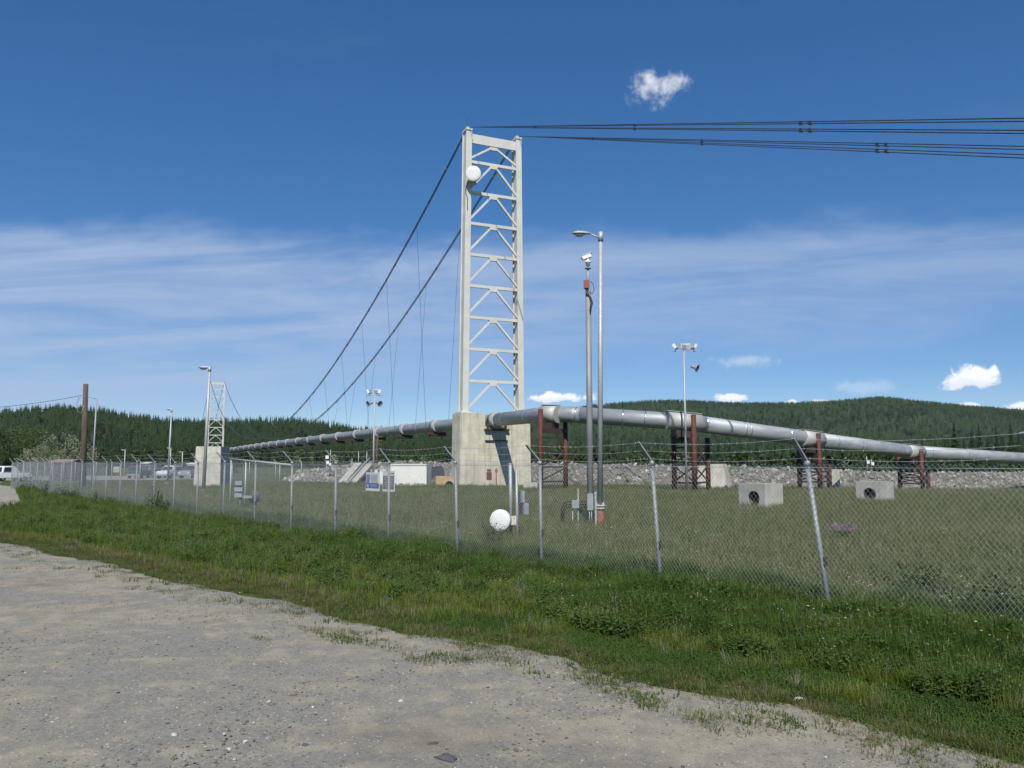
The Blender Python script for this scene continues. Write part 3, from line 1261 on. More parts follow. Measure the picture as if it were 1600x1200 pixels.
def far_spruce(seed, mat):
    mb = MB()
    spruce_mesh(mb, seed, 10.0, random.Random(seed).uniform(1.5, 2.2), 7, 5)
    return mb.mesh('fs%d' % seed, mat)


def far_broad(seed, mat, h=8.0):
    r = random.Random(seed)
    mb = MB()
    for k in range(80):
        a = r.uniform(0, 6.28)
        t = r.random()
        rr = 0.32 * h * math.sin(math.pi * (0.12 + 0.8 * t)) ** 0.7 * math.sqrt(r.random())
        c = Vector((rr * math.cos(a), rr * math.sin(a), h * (0.12 + 0.85 * t)))
        s = h * r.uniform(0.06, 0.11)
        u = Vector((r.gauss(0, 1), r.gauss(0, 1), r.gauss(0, 0.6))).normalized()
        v = u.orthogonal().normalized()
        mb.add([c - u * s, c - v * s * 0.7, c + u * s, c + v * s * 0.7], [(0, 1, 2, 3)])
    return mb.mesh('fb%d' % seed, mat)


def hill(name, ridge_px, D, depth, mat, treepx):
    """ridge outline -> a hill that rises towards D metres away"""
    px = np.array([p[0] for p in ridge_px], float)
    hz = np.array([at(p[0], p[1] + treepx, D).z for p in ridge_px])
    az = (px - 800) / F

    def zf(X, Y):
        a = X / np.maximum(Y, 1)
        h = np.interp(a, az, hz)
        t = (Y - (D - depth)) / depth
        up = sst(t, 0.0, 1.05) * (Y < D) + (Y >= D) * 1.0
        back = 1 - 0.8 * sst(Y, D, D + depth * 1.4)
        wob = 0.06 * np.sin(X * 9.0 / D + 1) * np.sin(Y * 14.0 / D)
        return -2 + (h + 2) * np.clip(up * back + wob * up * (1 - up) * 4, 0, 1.0)
    xs_ = np.linspace(az[0] * (D + depth), az[-1] * (D + depth), 140)
    ys_ = np.linspace(D - depth, D + depth * 1.4, 60)
    grid_mesh(name, xs_, ys_, zf, mat)
    return zf


M_FOREST = simple('forest_floor', (0.016, 0.028, 0.011), (0.028, 0.042, 0.016), 0.02, 0.95)
RL = [(-700, 668), (-300, 655), (0, 646), (60, 639), (100, 637), (160, 643), (250, 657), (330, 660), (400, 657), (450, 657), (520, 664), (560, 673), (640, 674), (720, 676), (820, 690), (960, 716), (1200, 722)]
RR = [(300, 712), (420, 700), (560, 690), (660, 675), (730, 667), (790, 668), (850, 650), (925, 634), (1000, 628), (1060, 626), (1150, 630), (1230, 630), (1300, 627), (1380, 620), (1440, 627), (1520, 635), (1600, 641), (1800, 655), (2200, 672), (2700, 690)]
zl = hill('wooded_ridge', RL, 900, 430, M_FOREST, 9)
zr = hill('distant_hill', RR, 2000, 1150, M_FOREST, 4)

FS = sources('farspruce', [far_spruce(300 + i, MT_HILLL) for i in range(5)] + [far_broad(330, MT_HILLL), far_broad(331, MT_HILLL)])
P, S, RT, I = [], [], [], []
for k in range(15000):
    y = rnd.uniform(480, 925)
    x = rnd.uniform(-1.15, 0.15) * y
    z = float(zl(np.array(x), np.array(y)))
    if z < 1:
        continue
    b = mnoise.noise((x * 0.008, y * 0.008, 2))
    bro = rnd.random() < 0.15 + 0.5 * max(0, b)
    putp(x, y, z - 0.3, rnd.uniform(0.7, 1.25) * (0.85 if bro else 1.0), rnd.choice((5, 6)) if bro else rnd.randrange(5), 0.02)
scatter('ridge_forest', FS, P, S, RT, I, 'dark spruce forest covering the near wooded ridge', 'forest')

FS2 = sources('hillspruce', [far_spruce(310 + i, MT_HILL) for i in range(4)] + [far_broad(340, MT_HILL)])
P, S, RT, I = [], [], [], []
for k in range(32000):
    y = rnd.uniform(900, 2030)
    x = rnd.uniform(-0.28, 1.0) * y
    z = float(zr(np.array(x), np.array(y)))
    if z < 3:
        continue
    b = mnoise.noise((x * 0.003, y * 0.003, 7))
    bro = rnd.random() < 0.2 + 0.7 * max(0, b)
    putp(x, y, z - 0.3, rnd.uniform(0.7, 1.2), 4 if bro else rnd.randrange(4), 0.02)
scatter('hill_forest', FS2, P, S, RT, I, 'green forest covering the distant rounded hill', 'forest')

# the flat wooded bank beyond the river
FS3 = sources('bankspruce', [far_spruce(350 + i, MT_SPR) for i in range(4)] + [far_broad(360 + i, MT_DEC, 7.0) for i in range(3)] + [far_broad(370, MT_PALE, 6.0)])
P, S, RT, I = [], [], [], []
for k in range(15000):
    y = rnd.uniform(150, 520)
    x = rnd.uniform(-1.0, 1.0) * y
    s_ = river_s(x, y)
    left = x < -0.36 * y
    if left:
        if y < 175 or (80 < s_ < 250 and y > 300):
            continue
        if not (s_ < 80 or s_ > 252):
            continue
    elif s_ < 262:
        continue
    edge = (s_ - 262) if not left else (y - 175)
    z = G(x, y)
    u = rnd.random()
    if edge < 18:
        if u < 0.45:
            putp(x, y, z, rnd.uniform(0.35, 0.8), rnd.choice((4, 5, 6)), 0.05)
        elif u < 0.52:
            putp(x, y, z, rnd.uniform(0.5, 0.9), 7, 0.05)
        elif u < 0.62:
            putp(x, y, z, rnd.uniform(0.4, 0.8), rnd.randrange(4), 0.03)
    else:
        if u < 0.66:
            putp(x, y, z, rnd.uniform(0.55, 1.15), rnd.randrange(4), 0.03)
        else:
            putp(x, y, z, rnd.uniform(0.7, 1.15), rnd.choice((4, 5, 6)), 0.05)
# scrub on the near land at the right, behind the dike
for k in range(2600):
    y = rnd.uniform(135, 260)
    x = rnd.uniform(0.05, 0.95) * y
    if 62 < river_s(x, y) < 262:
        continue
    u = rnd.random()
    putp(x, y, G(x, y), rnd.uniform(0.35, 0.75), rnd.choice((4, 5, 6, 0, 1, 2, 3, 3, 7)), 0.04)
scatter('bank_forest', FS3, P, S, RT, I, 'mixed spruce and broadleaf wood on the flat land beyond the dike', 'forest')


def spruce_tree(px, d, h, seed, label, group):
    p = at(px, 722, d)
    t = thing('spruce_tree', label, 'tree', (p.x, p.y, G(p.x, p.y)), 0, group)
    mb = MB()
    mb.tube([(0, 0, -0.3), (0, 0, h * 0.5), (0, 0, h * 0.97)], [0.16 + h * 0.006, 0.1, 0.02], 6)
    mb.build('trunk', M_BARK, t)
    mb = MB()
    spruce_mesh(mb, seed, h, h * random.Random(seed).uniform(0.14, 0.18), 24, 9, 0.06)
    mb.build('crown', MT_SPR, t)


SPR_G = 'tall spruces standing in front of the distant hill'
for i, (px, d, h) in enumerate([(1493, 215, 14.0), (1507, 219, 9.5), (1521, 222, 12.6), (1532, 226, 13.6), (1546, 218, 10.8), (1559, 230, 13.2), (1570, 214, 9.0), (1582, 216, 13.6), (1594, 224, 11.6), (1478, 235, 10.0), (1612, 220, 12.5), (1640, 226, 13.6), (1452, 240, 9.2)]):
    spruce_tree(px, d, h, 500 + i, 'tall dark spruce rising above the scrub in front of the distant hill', SPR_G)


def broad_tree(px, d, h, w, mat, label, seed, group=None, bark=None, name='broadleaf_tree', clumps=38):
    r = random.Random(seed)
    p = at(px, 722, d)
    t = thing(name, label, 'tree', (p.x, p.y, G(p.x, p.y)), 0, group)
    mb = MB()
    mb.tube([(0, 0, -0.2), (0.1, 0, h * 0.35), (0.05, 0.1, h * 0.8)], [h * 0.022, h * 0.016, 0.02], 6)
    cr = MB()
    for k in range(clumps):
        a = r.uniform(0, 6.28)
        q = w * 0.5 * math.sqrt(r.uniform(0.05, 1))
        zz = h * (0.16 + 0.8 * r.random() * (1 - 0.45 * (q / (w * 0.5)) ** 2))
        c = Vector((q * math.cos(a), q * math.sin(a), zz))
        mb.tube([(0.05, 0.05, zz * 0.55), tuple(c * 0.6 + Vector((0, 0, zz * 0.3))), tuple(c)], [h * 0.004, h * 0.0025, 0.005], 4, False)
        cs = h * r.uniform(0.08, 0.15)
        for j in range(64):
            u = Vector((r.gauss(0, 1), r.gauss(0, 1), r.gauss(0, 0.8)))
            u = u.normalized() * cs * r.random() ** 0.4
            n = Vector((r.gauss(0, 1), r.gauss(0, 1), r.gauss(0, 1))).normalized()
            m = n.orthogonal().normalized()
            s = r.uniform(0.07, 0.13) * h / 6
            cr.add([c + u - n * s, c + u - m * s * 0.55, c + u + n * s, c + u + m * s * 0.55], [(0, 1, 2, 3)])
    mb.build('trunk', bark or M_BARK, t)
    cr.build('crown', mat, t)


# ------------------------------------------------------------------ the tower
TOP_H = 28.75            # leg height above the pier
W0, W1 = 3.05, 2.78      # half spacing of the legs at foot and head


def tower(name, label, loc, group, detail=True):
    t = thing(name, label, 'tower', loc, RZ, group)

    def hw(z):
        return W0 + (W1 - W0) * z / TOP_H
    for s in (-1, 1):
        mb = MB()
        a, b = Vector((s * hw(0), 0, 0)), Vector((s * hw(TOP_H), 0, TOP_H))
        up = (0, 1, 0)
        mb.bar(a, b, 0.40, 0.98, up)
        leg = mb.build('leg', M_TOWER, t)
        for yo in (-0.55, 0.55):
            mb = MB()
            mb.bar(a + Vector((0, yo, 0)), b + Vector((0, yo * 0.92, 0)), 0.62, 0.10, up)
            mb.build('flange', M_TOWER, leg)
        mb = MB()
        mb.box((s * W1, 0, TOP_H + 0.09), (0.66, 1.28, 0.18))
        mb.box((s * W1, 0, TOP_H + 0.33), (0.26, 1.0, 0.3), taper=(1, 0.5))
        mb.build('cable_saddle', M_TOWER, leg)
        mb = MB()
        mb.box((s * W0, 0, 0.06), (1.1, 1.6, 0.14))
        mb.build('base_plate', M_TOWER, leg)
    n = 9
    zs = [TOP_H * k / n for k in range(n)]
    zs[0] = 0.0
    step = TOP_H / n
    # head beam
    mb = MB()
    zt = TOP_H - 0.75
    mb.box((0, -0.3, zt), (2 * hw(zt) - 0.4, 0.22, 0.95))
    mb.build('head_beam', M_TOWER, t)
    for k in range(1, n):
        z = step * k
        mb = MB()
        mb.bar((-hw(z) + 0.2, -0.30, z), (hw(z) - 0.2, -0.30, z), 0.24, 0.30)
        mb.build('crossbar', M_TOWER, t)
    for k in range(1, n + 1):
        z = step * k if k < n else TOP_H - 1.2
        zl_ = step * (k - 1) + 0.35
        zz = z - 0.18
        for s in (-1, 1):
            mb = MB()
            mb.bar((s * 0.22, -0.30, zz), (s * (hw(zl_) - 0.22), -0.30, zl_), 0.20, 0.20)
            mb.build('diagonal_brace', M_TOWER, t)
        mb = MB()
        mb.prism([(-0.46, zz + 0.05), (0.46, zz + 0.05), (0.34, zz - 0.26), (-0.34, zz - 0.26)], -0.435, -0.165)
        mb.build('gusset_plate', M_TOWER, t)
    mb = MB()
    mb.cyl((-W1, 0, TOP_H + 0.5), (-W1, 0, TOP_H + 1.5), 0.035, 0.02, 5)
    mb.build('lightning_rod', M_CABLE, t)
    return t


tower('bridge_tower', 'tall white lattice tower carrying the cables above the broad concrete pier', TOW, 'suspension bridge towers')
tower('bridge_tower', 'small far-off white lattice tower rising behind the tapered concrete block', FAR, 'suspension bridge towers')


def pier(name, label, foot, group):
    t = thing(name, label, 'pier', foot, RZ, group)
    h = TOW.z
    mb = MB()
    mb.prism([(-3.85, -0.5), (3.85, -0.5), (3.75, h), (1.15, h), (1.15, h - 1.35), (-1.15, h - 1.35), (-1.15, h), (-3.75, h)], -1.15, 1.15)
    mb.build('wall', M_CONC, t, 0.05)
    mb = MB()
    mb.box((0, -1.35, h - 1.62), (2.6, 0.36, 0.16))
    for x in (-0.95, 0.95):
        mb.box((x, -1.30, h - 1.40), (0.18, 0.28, 0.34))
    mb.build('pipe_bracket', M_RUSTDK, t)
    mb = MB()
    mb.box((0, -1.24, h - 2.7), (2.4, 0.16, 0.10))
    mb.build('ledge', M_RUSTDK, t)
    return t


PIER = pier('bridge_pier', 'broad stained concrete pier with a notch that the pipe passes through', (TOW.x, TOW.y, 0), 'bridge piers')
mb = MB()
mb.box((-0.75, -1.17, 0.95), (0.55, 0.03, 0.75))
mb.box((-0.75, -1.17, 1.5), (0.42, 0.03, 0.2))
mb.build('warning_placard', simple('dark_red_placard', (0.20, 0.06, 0.05), (0.06, 0.03, 0.03), 9.0, 0.6), PIER)
pier('bridge_pier', 'far concrete pier across the river under the small tower', (FAR.x, FAR.y, G(FAR.x, FAR.y)), 'bridge piers')


# ------------------------------------------------------------------ the pipeline
def bz(p0, p1, p2, n=6):
    return [p0 * (1 - t) ** 2 + p1 * 2 * t * (1 - t) + p2 * t * t for t in [i / n for i in range(n + 1)]]


PR = 0.64
PZ = 6.75


def deck(s):
    """centre line of the pipe on the bridge, s metres from the near tower"""
    p = Vector((TOW.x, TOW.y, 0)) + AX * s
    p.z = 6.45 + 0.35 * math.sin(math.pi * max(0, min(1, s / SPAN)))
    return p


E1 = at(866, 646, 65)
E2 = at(1068, 659, 62)
E3 = at(1266, 686, 69)
E4 = at(1425, 706, 80)
E5 = at(1600, 716.5, 93)
E6 = at(1800, 720, 112)


def pipeline():
    root = thing('pipeline', 'long grey metal-jacketed pipeline crossing the bridge and running off on supports', 'pipeline', (TOW.x, TOW.y, 0))
    o = Vector((TOW.x, TOW.y, 0))
    legs = []
    # bridge run
    def addpipe(pts, r=PR, name='pipe', mat=M_PIPE, n=28, par=root):
        mb = MB()
        mb.tube([p - o for p in pts], r, n)
        return mb.build(name, mat, par)
    main = addpipe([deck(SPAN * k / 40) for k in range(40, -1, -1)] + [deck(0) + (E1 - deck(0)) * 0.1])

    def ring(p, d, r, L, mat, name, par):
        d = d.normalized()
        mb = MB()
        mb.tube([p - d * L / 2 - o, p + d * L / 2 - o], r, 24)
        return mb.build(name, mat, par)
    # land run with eased bends
    P0 = deck(0) + (E1 - deck(0)) * 0.09
    d01 = (E1 - P0).normalized()
    d12 = (E2 - E1).normalized()
    d23 = (E3 - E2).normalized()
    d34 = (E4 - E3).normalized()
    d45 = (E5 - E4).normalized()
    A = addpipe([P0] + bz(E1 - d01 * 2.2, E1, E1 + d12 * 2.2))
    B = addpipe([E1 + d12 * 2.19] + bz(E2 - d12 * 2.0, E2, E2 + d23 * 2.0))
    C_ = addpipe([E2 + d23 * 1.99] + bz(E3 - d23 * 1.5, E3, E3 + d34 * 1.5))
    D = addpipe([E3 + d34 * 1.49] + bz(E4 - d34 * 1.5, E4, E4 + d45 * 1.5))
    E = addpipe([E4 + d45 * 1.49, E5, E6])
    # bands on the land run
    for par, a, b, ks in ((A, P0, E1, (0.2, 0.62)), (B, E1, E2, (0.18, 0.36, 0.55, 0.72)), (C_, E2, E3, (0.14, 0.43, 0.47, 0.8)),
                          (D, E3, E4, (0.2, 0.42, 0.455, 0.8)), (E, E4, E5, (0.12, 0.42, 0.75))):
        for k in ks:
            ring(a.lerp(b, k), b - a, PR + 0.012, 0.10, M_BAND, 'band', par)
    # jackets over the supports
    for par, c, d, L in ((A, E1 - d12 * 0.3 - Vector((0, 0, 0.06)), (d01 * 0.6 + d12), 1.5), (B, E2, d12 + d23, 2.6), (C_, E3, d23 + d34, 2.5), (D, E4, d34 + d45, 2.4)):
        d = d.normalized()
        j = ring(c, d, PR + 0.055, L, M_JACKET, 'support_jacket', par)
        side = d.cross(Vector((0, 0, 1))).normalized()
        mb = MB()
        mb.bar(c - d * L * 0.52 + Vector((0, 0, PR + 0.07)) - o, c + d * L * 0.52 + Vector((0, 0, PR + 0.07)) - o, 0.7, 0.04)
        mb.build('jacket_cover', M_JACKET, j)
        mb = MB()
        mb.bar(c - d * L * 0.30 - Vector((0, 0, PR + 0.30)) - o, c + d * L * 0.30 - Vector((0, 0, PR + 0.30)) - o, 1.0, 0.5)
        mb.build('pipe_shoe', M_RUSTDK, j)
    # saddles on the bridge
    s = 16.0
    while s < SPAN - 8:
        p = deck(s)
        d = AX
        j = ring(p, d, PR + 0.13, 1.5, M_JACKET, 'saddle_jacket', main)
        mb = MB()
        side = PERP
        mb.bar(p + side * 1.35 - Vector((0, 0, PR + 0.22)) - o, p - side * 1.35 - Vector((0, 0, PR + 0.22)) - o, 0.55, 0.28)
        mb.bar(p + d * 0.9 - Vector((0, 0, PR + 0.42)) - o, p - d * 0.9 - Vector((0, 0, PR + 0.42)) - o, 1.6, 0.12)
        mb.build('saddle_beam', M_RUSTDK, j)
        ring(p + d * 6.2, d, PR + 0.015, 0.16, M_BAND, 'band', main)
        s += 12.4
    ring(deck(0) + (E1 - deck(0)).normalized() * 1.7, E1 - deck(0), PR + 0.10, 1.7, M_JACKET, 'saddle_jacket', A)
    # walkway line under the bridge run
    mb = MB()
    mb.tube([deck(SPAN * k / 30) - Vector((0, 0, PR + 0.5)) + PERP * 0.9 - o for k in range(0, 31)], 0.05, 5)
    mb.build('conduit', M_GALVD, main)
    return root


pipeline()


# ------------------------------------------------------------------ cables
def plane_hit(px, py, T):
    r = ray(px, py)
    # EYE + r*t lies in the vertical plane through T along AX
    nrm = Vector((PERP.x, PERP.y, 0))
    t = (T - Vector((0, 0, EYE))).dot(nrm) / r.dot(nrm)
    return Vector((0, 0, EYE)) + r * t


def sling(side, label, ys_, clamps):
    T = TOW + PERP * (side * W1) + Vector((0, 0, TOP_H + 0.5))
    TF = FAR + PERP * (side * W1) + Vector((0, 0, TOP_H + 0.5))
    root = thing('suspension_cable', label, 'cable', (T.x, T.y, 0), 0, 'bridge suspension cables')
    o = Vector((T.x, T.y, 0))
    LOWZ = 8.5

    def cab(t):
        p = T.lerp(TF, t)
        p.z = T.z - (T.z - LOWZ) * 4 * t * (1 - t)
        return p
    for k, dz in enumerate((0.0, -0.26)):
        mb = MB()
        mb.tube([cab(i / 60) + Vector((0, 0, dz)) - o for i in range(61)], 0.055, 6)
        mb.build('main_strand', M_CABLE, root)
    # stays running down to the anchor on the far bank
    for dz in (0.0, -0.3):
        mb = MB()
        e = TF + AX * 78
        mb.tube([TF + Vector((0, 0, dz)) - o, Vector((e.x, e.y, 1.5 + dz)) - o], 0.055, 5)
        mb.build('far_stay', M_CABLE, root)
    # backstays
    ends = []
    for yy in ys_:
        e = plane_hit(1600, yy, T)
        st = T + Vector((0, 0, -0.1)) - AX * 0.3
        v = e - st
        far = st + v * ((st.z - 0.0) / max(0.01, (st.z - e.z)))
        mb = MB()
        mb.tube([st - o, e - o, far - o], 0.028, 6)
        mb.build('backstay_strand', M_CABLE, root)
        ends.append((st, e))
    for (px, which) in clamps:
        for w in which:
            st, e = ends[w[0]]
            st2, e2 = ends[w[1]]
            lo, hi = 0.0, 1.5
            for _ in range(40):
                mid = (lo + hi) / 2
                q = st.lerp(e, mid)
                xx = 800 + F * q.x / (math.cos(PITCH) * q.y + math.sin(PITCH) * (q.z - EYE))
                if xx < px:
                    lo = mid
                else:
                    hi = mid
            p, p2 = st.lerp(e, lo), st2.lerp(e2, lo)
            c = (p + p2) / 2
            mb = MB()
            d = (e - st).normalized()
            mb.bar(c - d * 0.07 - o, c + d * 0.07 - o, 0.09, (p - p2).length + 0.07)
            mb.bar(c + Vector((0, 0, -0.10)) - d * 0.03 - o, c + Vector((0, 0, -0.10)) + d * 0.16 - o, 0.07, 0.06)
            mb.build('cable_clamp', M_CABLE, root)
    # hangers
    s = 16.0
    while s < SPAN - 8:
        a = cab(s / SPAN)
        b = deck(s) + PERP * (side * 1.35) - Vector((0, 0, PR + 0.2))
        if a.z > b.z + 0.3:
            mb = MB()
            mb.tube([a - o, b - o], 0.017, 4)
            mb.build('hanger', M_CABLE, root)
        s += 12.4
    s = 6.0
    while s < SPAN * 0.5:
        mb = MB()
        a = cab(s / SPAN)
        mb.box(a + Vector((0, 0, -0.13)) - o, (0.15, 0.15, 0.36))
        mb.build('cable_band', M_CABLE, root)
        s += 6.2


sling(-1, 'dark suspension cable over the tower leg that carries the white dish', [184.5, 189.5, 203.5, 208.5],
      [(836, [(0, 3)]), (991, [(0, 1), (2, 3)]), (1250, [(0, 1), (2, 3)]), (1264, [(0, 1), (2, 3)])])
sling(1, 'dark suspension cable over the tower leg without a dish', [228.5, 233.5, 241.5, 247.0],
      [(926, [(0, 3)]), (1096, [(0, 1), (2, 3)]), (1370, [(0, 1), (2, 3)]), (1384, [(0, 1), (2, 3)])])


# ------------------------------------------------------------------ pipe supports (bents)
def bent(label, pxs, d, tops, base, third=None, n_braces=3, pz=None, front=1):
    """two tall red piles, braces between them, and where there is one a shorter third pile behind"""
    da, db = (d - 1.15, d + 0.95) if front == 0 else (d + 0.95, d - 1.15)      # which pile stands on the road side of the pipe
    a = at(pxs[0], base[0], da)
    b = at(pxs[1], base[1], db)
    ha = at(pxs[0], tops[0], da).z
    hb = at(pxs[1], tops[1], db).z
    c = (a + b) / 2
    t = thing('pipe_support', label, 'pipe support', (c.x, c.y, G(c.x, c.y)), 0, 'red steel pipe supports')
    o = Vector((c.x, c.y, G(c.x, c.y)))
    a = Vector((a.x, a.y, o.z))
    b = Vector((b.x, b.y, o.z))
    posts = [(a, ha), (b, hb)]
    if third:
        e = at(third[0], base[1], d + 2.6)
        e.z = o.z
        he = at(third[0], third[1], d + 2.6).z
        posts.append((e, he))
    for (p, h) in posts:
        mb = MB()
        mb.tube([p - o - Vector((0, 0, 0.4)), Vector((p.x, p.y, h)) - o], 0.19, 14)
        mb.build('pile', M_RUST, t)
    lo = o.z + 0.75
    hi = pz - PR - 0.75
    mb = MB()
    mb.bar(Vector((a.x, a.y, hi)) - o, Vector((b.x, b.y, hi)) - o, 0.42, 0.38)
    mb.build('crossbeam', M_RUSTDK, t)
    pairs = [(a, b)]
    if third:
        pairs.append((b, posts[2][0]))
    for pi, (p, q) in enumerate(pairs):
        top = hi - 0.55 if pi == 0 else min(hi - 0.5, posts[-1][1] - 0.5)
        zs_ = [lo + (top - lo) * i / n_braces for i in range(n_braces + 1)]
        for i, z in enumerate(zs_):
            mb = MB()
            mb.bar(Vector((p.x, p.y, z)) - o, Vector((q.x, q.y, z)) - o, 0.13, 0.14)
            mb.build('crossbar', M_RUSTDK, t)
        for i in range(n_braces):
            mb = MB()
            mb.bar(Vector((p.x, p.y, zs_[i] + 0.08)) - o, Vector((q.x, q.y, zs_[i + 1] - 0.08)) - o, 0.08, 0.10)
            mb.build('diagonal_brace', M_RUSTDK, t)
            if third:
                mb = MB()
                k = Vector((0, 0.09, 0))
                mb.bar(Vector((q.x, q.y, zs_[i] + 0.08)) + k - o, Vector((p.x, p.y, zs_[i + 1] - 0.08)) + k - o, 0.07, 0.09)
                mb.build('diagonal_brace', M_RUSTDK, t)
    return t


bent('red steel pipe support next to the concrete pier, two piles with single diagonals', (845, 884), 65, (639, 652), (767, 767), None, 3, E1.z, 0)
bent('red steel pipe support in front of the leaning concrete block, beside the floodlight pole', (1054, 1086), 62.5, (664, 648), (767, 768), (1107, 684), 2, E2.z)
bent('red steel pipe support between two sloping pipe runs with a narrow concrete slab behind', (1250, 1282), 69.5, (694, 677), (768, 768), (1297, 712), 2, E3.z)
bent('shortest red steel pipe support, where the pipe comes down near the ground', (1407, 1442), 80.5, (713, 702), (767, 767), (1451, 735), 2, E4.z)


# ------------------------------------------------------------------ concrete blocks
def tapered(name, label, cat, px0, px1, ytop, ybase, d, depth, rz, mat, taper=(0.92, 0.8), group=None, hole=False, zbase=None):
    cpx = (px0 + px1) / 2
    p = at(cpx, ybase, d)
    g = G(p.x, p.y) if zbase is None else zbase
    w = (px1 - px0) * d / F
    h = at(cpx, ytop, d).z - g
    t = thing(name, label, cat, (p.x, p.y, g), rz, group)
    mb = MB()
    mb.box((0, 0, h / 2 - 0.15), (w, depth, h + 0.3), None, taper)
    body = mb.build('body', mat, t, 0.04)
    return t, w, h, body


# the tapered block in front of the far tower
t, w, h, b = tapered('concrete_block', 'tall tapered pale concrete block with a dark shaded side, standing behind the street light', 'concrete block', 311, 351, 698, 761, 78, 3.2, R(3.0), M_CONC2, (0.94, 0.9))
for z in (h * 0.36, h * 0.72):
    mb = MB()
    mb.box((0.0, -1.59 + 0.16 * z / h, z), (w * 0.93, 0.03, 0.025))
    mb.build('form_joint', M_CONC3, t)
t, w, h, b = tapered('concrete_block', 'low leaning concrete block behind the pipe support by the floodlight pole', 'concrete block', 1090, 1141, 725, 766, 71.5, 2.0, R(-28), M_CONC2, (0.72, 0.7))
t, w, h, b = tapered('concrete_block', 'narrow upright concrete slab behind a pipe support', 'concrete block', 1294, 1311, 733, 768, 78, 1.2, R(-10), M_CONC3, (0.95, 0.9))
t, w, h, b = tapered('concrete_block', 'low flat concrete slab at the foot of the pier, mostly hidden by a pipe support', 'concrete block', 818, 842, 754, 766, 70, 1.2, R(-6), M_CONC3, (0.95, 0.95))


def anchor_box(label, px0, px1, ytop, ybase, d, rz, holepx, w, depth):
    """concrete box with a round opening let into its front"""
    c = at((px0 + px1) / 2, ybase, d)
    g = G(c.x, c.y)
    h = at(800, ytop, d).z - g
    t = thing('concrete_anchor', label, 'concrete block', (c.x, c.y, g), rz, 'concrete blocks with round openings in the meadow')
    mb = MB()
    # front wall with a round hole: ring of quads between the rectangle and the circle
    r = h * 0.32
    cx, cz = holepx, h * 0.37
    n = 24
    y0 = -depth / 2
    rect, circ = [], []
    for k in range(n):
        a = 2 * math.pi * k / n
        dx, dz = math.cos(a), math.sin(a)
        sx = ((w / 2 - cx) if dx > 0 else (w / 2 + cx)) / max(abs(dx), 1e-6)
        sz = ((h - cz) if dz > 0 else (cz + 0.3)) / max(abs(dz), 1e-6)
        q = min(sx, sz)
        rect.append((cx + dx * q, y0, cz + dz * q))
        circ.append((cx + dx * r, y0, cz + dz * r))
    corners = [(w / 2, y0, h), (-w / 2, y0, h), (-w / 2, y0, -0.3), (w / 2, y0, -0.3)]
    for k in range(n):
        k2 = (k + 1) % n
        f = [circ[k], rect[k], rect[k2], circ[k2]]
        ins = None
        for c_ in corners:
            if (abs(rect[k][0] - rect[k2][0]) > 1e-5 and abs(rect[k][2] - rect[k2][2]) > 1e-5):
                lo_x, hi_x = sorted((rect[k][0], rect[k2][0]))
                lo_z, hi_z = sorted((rect[k][2], rect[k2][2]))
                if lo_x - 1e-4 <= c_[0] <= hi_x + 1e-4 and lo_z - 1e-4 <= c_[2] <= hi_z + 1e-4:
                    ins = c_
        if ins:
            f.insert(2, ins)
        mb.add(f, [tuple(range(len(f)))])
        mb.add([circ[k], circ[k2], (circ[k2][0], y0 + 0.75, circ[k2][2]), (circ[k][0], y0 + 0.75, circ[k][2])], [(0, 1, 2, 3)])
    mb.add([(p[0], y0 + 0.75, p[2]) for p in circ], [tuple(range(n))])
    x0, x1, y1 = -w / 2, w / 2, depth / 2
    V = [(x0, y0, -0.3), (x1, y0, -0.3), (x1, y1, -0.3), (x0, y1, -0.3), (x0, y0, h), (x1, y0, h), (x1, y1, h), (x0, y1, h)]
    mb.add(V, [(4, 5, 6, 7), (1, 2, 6, 5), (2, 3, 7, 6), (3, 0, 4, 7)])
    o = mb.build('body', M_CONC3, t)
    bm = bmesh.new()
    bm.from_mesh(o.data)
    bmesh.ops.remove_doubles(bm, verts=bm.verts, dist=1e-4)
    bmesh.ops.recalc_face_normals(bm, faces=bm.faces)
    bm.to_mesh(o.data)
    bm.free()
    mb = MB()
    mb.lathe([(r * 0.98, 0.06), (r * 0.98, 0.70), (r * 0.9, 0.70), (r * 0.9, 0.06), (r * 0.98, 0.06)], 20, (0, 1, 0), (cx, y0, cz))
    mb.build('black_lining', M_BLACK, t)  # black ring lining the round opening
    return t


anchor_box('concrete block in the meadow with a dark round hole low at one end', 1157, 1221, 755, 791, 43, R(-58), 0.12, 1.75, 1.35)
anchor_box('concrete block in the meadow with a round hole in the middle, beyond the other', 1338, 1397, 752, 784, 48, R(-50), -0.05, 1.7, 1.1)


